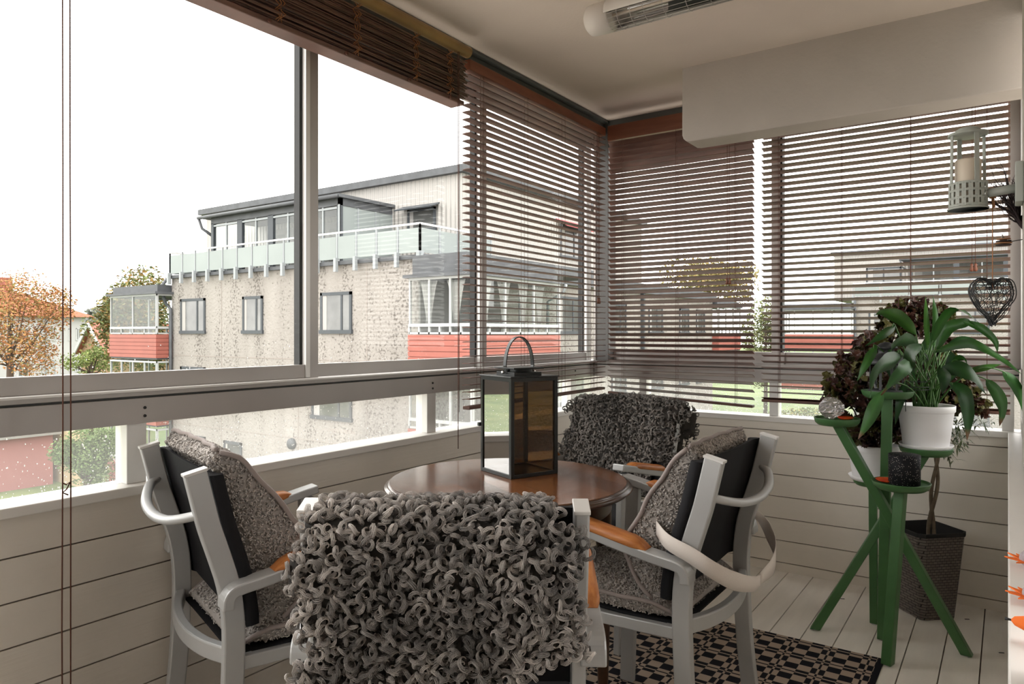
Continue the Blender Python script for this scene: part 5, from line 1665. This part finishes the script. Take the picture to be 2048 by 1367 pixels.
def sunroom(parent, x0, x1, y0, y1, z0, z1, posts):
    b = MB().box((x0 + .1, y0 + .1, z0 - .02), (x1 - .1, y1, z0)).build('sunroom', M['roofdark'], parent)
    mb = MB().box((x0 - .45, y0 - .15, z1), (x1 + .12, y1, z1 + .10)).box((x0, y0, z1 - .22), (x1, y0 + .12, z1)).box((x1 - .1, y0, z1 - .22), (x1, y1, z1))
    mb.build('sunroom_roof', M['roofdark'], b)
    gt = MB().tube([(x0 - .5, y0 - .2, z1 + .02), (x1 + .1, y0 - .2, z1 + .02)], .06, 8); gt.tube([(x0 - .45, y0 - .2, z1), (x0 - .4, y0 - .1, z1 - .35), (x0 - .1, y0 + .1, z1 - .6)], .05, 8)
    gt.build('gutter', M['roofdark'], b)
    mb = MB(); fr = MB(); L = x1 - x0
    for i in range(posts + 1):
        c = x0 + L * i / posts; mb.box((max(x0, c - .14), y0, z0), (min(x1, c + .14), y0 + .12, z1 - .2))
        if i < posts: fr.box((c + L / posts * .52 - .03, y0 + .02, z0), (c + L / posts * .52 + .03, y0 + .07, z1 - .22)); fr.box((c + .14, y0 + .01, z1 - .32), (c + L / posts - .14, y0 + .08, z1 - .26)); fr.box((c + .14, y0 + .01, z0 + .62), (c + L / posts - .14, y0 + .08, z0 + .66))
    mb.build('post', M['frame_dark'], b); n = 3
    for i in range(n + 1):
        c = y0 + (y1 - y0) * i / n; fr.box((x1 - .06, c - .03, z0), (x1 - .0, c + .03, z1 - .2))
    fr.build('glazing_frame', M['galv'], b)
    MB().box((x0, y0 + .04, z0), (x1, y0 + .05, z1 - .2)).build('glazing', M['extglass'], b)
    MB().box((x1 - .035, y0, z0), (x1 - .025, y1, z1 - .2)).build('glazing', M['frost'], b)
    mb = MB()
    for i in range(posts):
        c = x0 + L * (i + .3) / posts; mb.box((c - .2, y1 - .03, z0 + .2), (c + .7, y1 - .02, z0 + 1.6))
    mb.build('door', M['inner'], b)
    MB().box((x0 + .1, y1 - .02, z0), (x1 - .1, y1 - .012, z1 - .2)).build('back_wall', mat('sunroom_wall', (.26, .25, .24), .9), b)
    return b


# ---- large block across the lawn
b1 = empty('apartment_building', (-19, 20, GZ), 'large beige pebble-dashed apartment block with roof terrace facing the left window', 'building')
TZ = 3.25
mb = MB().box((-25, 14.2, GZ), (-12.7, 36.6, TZ)).box((-27.3, 18.0, GZ), (-25, 36, TZ))
MBJ = MB()
wl1 = mb.build('facade', M['pebble'], b1)
for z in (.42, -2.02): MBJ.box((-25.01, 14.192, z - .012), (-12.69, 14.2, z + .012)).box((-12.7, 14.19, z - .012), (-12.692, 36.6, z + .012))
for x in (-21.9, -17.9, -14.9): MBJ.box((x - .01, 14.192, GZ), (x + .01, 14.2, TZ))
MBJ.build('joint', mat('panel_joint', (.25, .22, .2), .9), wl1)
MB().box((-25.1, 14.08, TZ - .05), (-12.6, 36.7, TZ + .06)).build('terrace_edge', M['roofdark'], b1)
MB().box((-27.3, 17, TZ), (-13.7, 30.0, 6.12)).build('penthouse', M['corrug'], b1)
MB().box((-27.6, 16.8, 6.12), (-13.5, 30.2, 6.34)).build('penthouse_roof', M['roofdark'], b1)
for a0, a1, z0, z1 in ((-24.39, -22.85, 1.22, 2.44), (-20.7, -19.63, 1.22, 2.42), (-16.85, -15.5, 1.22, 2.42), (-24.39, -22.85, -1.2, .03), (-17.25, -15.5, -1.33, .0), (-20.7, -19.63, -1.2, .0), (-24.39, -22.85, -3.5, -2.38)):
    win(b1, 'x', 14.2, a0, a1, z0, z1, .68)
win(b1, 'x', 14.2, -21.75, -20.75, -4.6, -2.4, 0); win(b1, 'x', 14.2, -19.0, -17.6, -4.6, -2.75, .5)
MB().lathe([(.0001, 14.2), (.18, 14.2), (.16, 14.1), (.0001, 14.08)], (-18.17, 0, -2.2), 16, axis='y').build('wall_lamp', M['frame_dark'], b1)
for y0, y1, z0, z1 in ((20.9, 22.75, 1.2, 2.50), (25.0, 26.3, 1.2, 2.4), (28.5, 30.0, 1.2, 2.4), (32.0, 33.2, 1.2, 2.4), (34.2, 35.4, 1.2, 2.4), (20.9, 22.75, -1.25, .05), (25.0, 26.3, -1.25, 0), (28.5, 30, -1.25, 0), (32, 33.2, -1.25, 0), (34.2, 35.4, -1.25, 0)):
    win(b1, 'y', -12.7, y0, y1, z0, z1, .6, out=1)
MB().box((-12.7, 27.7, GZ), (-12.55, 27.85, TZ)).build('downpipe', M['frame_dark'], b1)
win(b1, 'x', 17, -15.95, -14.75, 4.45, 5.2, 0)
aw = MB().add([(-16.15, 17, 5.30), (-14.6, 17, 5.30), (-14.55, 16.5, 5.10), (-16.1, 16.5, 5.10)], [(0, 1, 2, 3)]); 
m_ = MB(); m_.add([(-16.15, 17, 5.30), (-14.6, 17, 5.30), (-14.55, 16.5, 5.12), (-16.1, 16.5, 5.12)], [(0, 1, 2, 3)]); m_.build('awning', M['frame_dark'], b1, solid=.04)
win(b1, 'y', -13.7, 22.8, 24.5, 4.05, 5.3, .6, out=1)
m_ = MB(); m_.add([(-13.7, 22.5, 5.45), (-13.7, 24.8, 5.45), (-13.2, 24.8, 5.15), (-13.2, 22.5, 5.15)], [(0, 1, 2, 3)]); m_.build('awning', mat('red_awning', (.40, .10, .11), .8), b1, solid=.03)
railing(b1, [(-24.85, 18, 0), (-24.85, 14.05, 0), (-12.75, 14.05, 0), (-12.75, 17.2, 0)], 4.12, TZ + .08, [4, 15, 4])
sunroom(b1, -23.4, -16.64, 14.75, 17.0, TZ + .05, 5.33, 4)
B1 = balcony(b1, -12.7, -10.64, 13.6, 17.65, .45, ('y0', 'x1', 'y1'), curtains=[('x', 13.72, -12.15, .30, .07), ('x', 13.72, -11.25, .30, .07), ('y', -10.78, 14.3, .28, .07), ('y', -10.78, 15.1, .30, .07), ('y', -10.78, 16.0, .26, .06), ('y', -10.78, 16.8, .28, .07)], n=3)
MB().box((-12.7, 13.7, 2.95), (-10.9, 20.5, 3.22)).box((-12.6, 17.8, 2.9), (-12.5, 36.7, 3.28)).build('canopy', M['roofdark'], b1)
gp = MB().tube([(-10.5, 17.8, 2.62), (-10.6, 17.85, 2.40), (-11.2, 17.95, 2.15), (-11.3, 17.95, -4)], .05, 8).build('downpipe', M['galv'], b1)
win(B1, 'x', 14.2, -12.6, -11.4, .45, 2.5, 0) if False else None
MB().box((-12.66, 13.9, .45), (-12.60, 17.5, 2.6)).build('inner_wall', M['inner'], B1)
balcony(b1, -12.7, -10.64, 13.6, 17.65, -1.97, ('y0', 'x1', 'y1'), top=False, n=3)
balcony(b1, -28.3, -25, 13.65, 16.6, .45, ('y0', 'x1', 'x0'), n=2)
balcony(b1, -28.3, -25, 13.65, 16.6, -1.97, ('y0', 'x1', 'x0'), top=False, n=4)
balcony(b1, -28.3, -25, 13.65, 16.6, -4.4, ('y0', 'x1', 'x0'), top=False, n=4)
MB().tube([(-25.1, 14.1, 3.2), (-25.2, 13.9, 2.9), (-25.15, 14.05, 2.3), (-24.9, 14.1, 2.1), (-24.95, 14.12, GZ)], .06, 8).build('downpipe', M['roofdark'], b1)
balcony(b1, -13.6, -12.4, 36.6, 40.3, .45, ('y0', 'x1', 'x0'), n=3)

# ---- second block seen through the back blinds
b2 = empty('apartment_building', (-1, 50, GZ), 'distant beige apartment block with red balcony seen through the right-hand blind', 'building')
OX, OY = 0, 0
MB().box((-7.4, 45.5, GZ), (14, 60, 3.25)).build('facade', M['pebble'], b2)
MB().box((-7.5, 45.4, 3.2), (14, 60, 3.32)).build('terrace_edge', M['roofdark'], b2)
MB().box((-8.9, 48, 3.25), (14, 60, 6.1)).build('penthouse', M['corrug'], b2)
MB().box((-9.1, 47.8, 6.1), (14, 60, 6.28)).build('penthouse_roof', M['roofdark'], b2)
MB().box((-1.6, 50, 6.2), (-.7, 51, 7.0)).build('chimney', M['galv'], b2)
for a0, a1 in ((-6.6, -5.2), (-2.4, -.8), (2.5, 4)):
    for z0 in (1.2, -1.25, -3.7): win(b2, 'x', 45.5, a0, a1, z0, z0 + 1.3, .6)
win(b2, 'x', 48, -7.1, -5.2, 4.2, 5.2, .5)
railing(b2, [(-7.4, 45.35, 0), (10, 45.35, 0)], 4.12, 3.33, [12])
sunroom(b2, -4.6, 9, 46.2, 48, 3.3, 5.4, 6)
balcony(b2, -11.6, -7.4, 44.9, 48, .45, ('y0', 'x1', 'x0'), n=4)
balcony(b2, -11.6, -7.4, 44.9, 48, -1.97, ('y0', 'x1', 'x0'), top=False, n=4)
MB().tube([(-7.3, 45.3, 3.2), (-7.25, 45.35, GZ)], .07, 8).build('downpipe', M['roofdark'], b2)

# ---- white house with orange tiled roof, far left
b3 = empty('white_house', (-90, 30, GZ), 'distant white rendered house with an orange tiled hip roof and brick chimney', 'building')
MB().box((-96, 5, GZ), (-82.9, 37.3, 3.05)).build('facade', M['whitewall'], b3)
mb = MB(); e0, e1, f0, f1 = -96.8, -82.1, 4, 38.1; rz = 6.6
mb.add([(e0, f0, 3.0), (e1, f0, 3.0), (e1, f1, 3.0), (e0, f1, 3.0), (-89.5, 12, rz), (-89.5, 30.5, rz)], [(0, 3, 2, 1), (0, 1, 4), (1, 2, 5, 4), (2, 3, 5), (3, 0, 4, 5)])
mb.build('roof', M['tile'], b3)
MB().box((-87.7, 30.2, 5.0), (-86.3, 31.6, 7.1)).build('chimney', M['brick'], b3)
for px0, px1, y0_, y1_ in ((33, 57, 655, 685), (80, 86, 658, 684), (105, 112, 656, 682), (120, 127, 657, 682), (137, 142, 657, 681), (152, 162, 656, 680), (33, 57, 722, 752), (80, 86, 722, 752), (105, 112, 720, 750), (122, 128, 718, 745), (138, 142, 718, 742), (150, 160, 716, 742)):
    a, b = onX(px0, y0_, -82.9), onX(px1, y1_, -82.9); win(b3, 'y', -82.9, a.y, b.y, b.z, a.z, .5, out=1, frame='frame_white', fw=.08)
MB().box((-82.88, onX(92, 640, -82.9).y - .08, GZ), (-82.7, onX(92, 640, -82.9).y + .08, 3.0)).build('downpipe', M['galv'], b3)
b4 = empty('small_house', (-62, 34, GZ), 'distant small brown gabled house between the white house and the trees', 'building')
q = atD(187, 690, 60); hx_, hy_ = q.x, q.y
mb = MB(); mb.prism([(hx_ - 2.2, hy_, GZ), (hx_ + 2.2, hy_, GZ), (hx_ + 2.2, hy_, -.3), (hx_, hy_, 1.9), (hx_ - 2.2, hy_, -.3)], (-1, 7, 0)); mb.build('walls', mat('brown_boards', (.26, .16, .10), .9), b4)
for s in (-1, 1):
    mb = MB(); mb.add([(hx_, hy_ - .4, 2.1), (hx_ + s * 2.6, hy_ - .4, -.5), (hx_ + s * 2.6 - 1, hy_ + 7.4, -.5), (hx_ - 1, hy_ + 7.4, 2.1)], [(0, 1, 2, 3)]); mb.build('roof', mat('red_tile_roof', (.34, .12, .09), .9), b4, solid=.2)
    MB().beam((hx_, hy_ - .45, 2.0), (hx_ + s * 2.6, hy_ - .45, -.6), .1, .32).build('gable_board', M['frame_white'], b4)
b5 = empty('red_shed', (-36, 12, GZ), 'low dull red shed on the lawn at the far left behind the bush', 'building')
q = atD(-75, 880, 26)
MB().box((q.x - 14, q.y, GZ), (q.x, q.y + 3, GZ + 2.0)).build('walls', mat('red_shed_boards', (.30, .11, .10), .9), b5)
MB().box((q.x - 14.3, q.y - .3, GZ + 2.0), (q.x + .3, q.y + 3.2, GZ + 2.2)).build('roof', mat('shed_roof', (.28, .27, .26), .9), b5)
MB().box((q.x - 3.4, q.y + 3.3, GZ), (q.x + 1.6, q.y + 3.6, GZ + 2.1)).build('annex', mat('ochre_wall', (.42, .33, .20), .9), b5)


def tree(name, label, px, py, D, rx, rz, n, cols_, leaf, seed, trunk=True, cat='tree', sparse=0.0, lumps=9, zmin=None):
    rr = random.Random(seed); c = atD(px, py, D)
    root = empty(name, (c.x, c.y, GZ), label, cat)
    lb = []
    for i in range(lumps):
        a = rr.uniform(0, 2 * pi); r = rr.random() ** .6 * .72
        lb.append((V(rx * r * cos(a), rx * r * sin(a), rz * rr.uniform(-.7, .75) * (1 - r * .5)), rr.uniform(.28, .48)))
    vs, fs, cl = [], [], []
    for _ in range(n):
        q, s_ = rr.choice(lb)
        d = V(rr.gauss(0, 1), rr.gauss(0, 1), rr.gauss(0, 1)).normalized() * (rr.random() ** .35)
        p = c + q + V(d.x * rx * s_, d.y * rx * s_, d.z * rz * s_)
        if zmin is not None and p.z < zmin: continue
        u = V(rr.gauss(0, 1), rr.gauss(0, 1), rr.gauss(0, .6)).normalized(); w = u.cross(V(rr.gauss(0, 1), rr.gauss(0, 1), rr.gauss(0, 1))).normalized()
        L = leaf * rr.uniform(.6, 1.3); k = len(vs)
        vs += [p - u * L, p + w * L * .5, p + u * L, p - w * L * .5]; fs.append((k, k + 1, k + 2, k + 3))
        cc = np.array(rr.choice(cols_)) * rr.uniform(.75, 1.2); cl += [cc] * 4
    mb = MB(); mb.add(vs, fs, False); mb.col = cl; mb.build('foliage', M['foliage'], root)
    if trunk:
        mb = MB(); b0 = V(c.x, c.y, GZ); mb.tube([b0, V(c.x + .05 * rx, c.y, c.z - rz * .5), V(c.x, c.y, c.z + rz * .4)], [.05 * rx + .06, .035 * rx + .05, .02], 8)
        for q, s_ in lb: mb.tube([V(c.x, c.y, c.z - rz * .55), V(c.x, c.y, c.z - rz * .4) + q * .5, c + q * 1.05], [.05, .03, .012], 5)
        mb.build('trunk', M['bark'], root)


OR = [(.34, .15, .05), (.28, .11, .04), (.36, .20, .07), (.20, .16, .05)]
GR = [(.10, .13, .04), (.13, .15, .045), (.07, .10, .03), (.20, .17, .05)]
MX = [(.13, .11, .035), (.20, .13, .04), (.10, .10, .035), (.27, .15, .045)]
tree('autumn_tree', 'sparse orange autumn tree in front of the white house at far left', 18, 655, 36, 3.1, 3.5, 11000, OR, .075, 1, lumps=16)
tree('leafy_tree', 'dense green and orange tree rising behind the left red balcony', 285, 650, 44, 3.3, 4.9, 15000, MX + GR, .12, 2, lumps=14)
tree('small_green_tree', 'small yellow-green tree left of the lower balcony', 182, 728, 30, 1.0, .75, 1800, [(.20, .24, .07), (.15, .20, .06)], .06, 3)
tree('garden_bush', 'round green garden bush on the lawn below the left window', 172, 918, 24, 1.55, 1.3, 9000, [(.10, .16, .05), (.13, .19, .06), (.08, .13, .04)], .055, 4, cat='bush', lumps=12, zmin=GZ)
tree('garden_bush', 'low reddish garden bush beside the building corner', 250, 938, 23, .55, .5, 1200, [(.20, .08, .07), (.12, .13, .05)], .05, 5, cat='bush', zmin=GZ)
tree('yellow_tree', 'broad yellow-green tree behind the far end of the beige block', 1415, 570, 58, 4.2, 3.0, 7000, [(.24, .20, .07), (.18, .17, .06), (.28, .20, .07)], .14, 6, lumps=12)
tree('tall_green_tree', 'tall pale green tree in the gap between the two beige blocks', 1530, 680, 47, 1.7, 3.6, 6000, [(.18, .21, .09), (.14, .17, .07), (.24, .24, .10)], .10, 7, lumps=12)
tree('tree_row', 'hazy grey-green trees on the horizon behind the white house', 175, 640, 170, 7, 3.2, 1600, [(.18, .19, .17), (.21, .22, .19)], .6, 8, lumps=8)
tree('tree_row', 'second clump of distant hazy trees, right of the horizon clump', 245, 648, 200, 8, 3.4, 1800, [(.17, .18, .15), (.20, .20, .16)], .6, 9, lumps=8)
tree('garden_shrub', 'green shrub on the lawn seen below the wide back blind', 1600, 850, 30, 3.0, .8, 3500, GR, .07, 10, cat='bush', zmin=GZ)
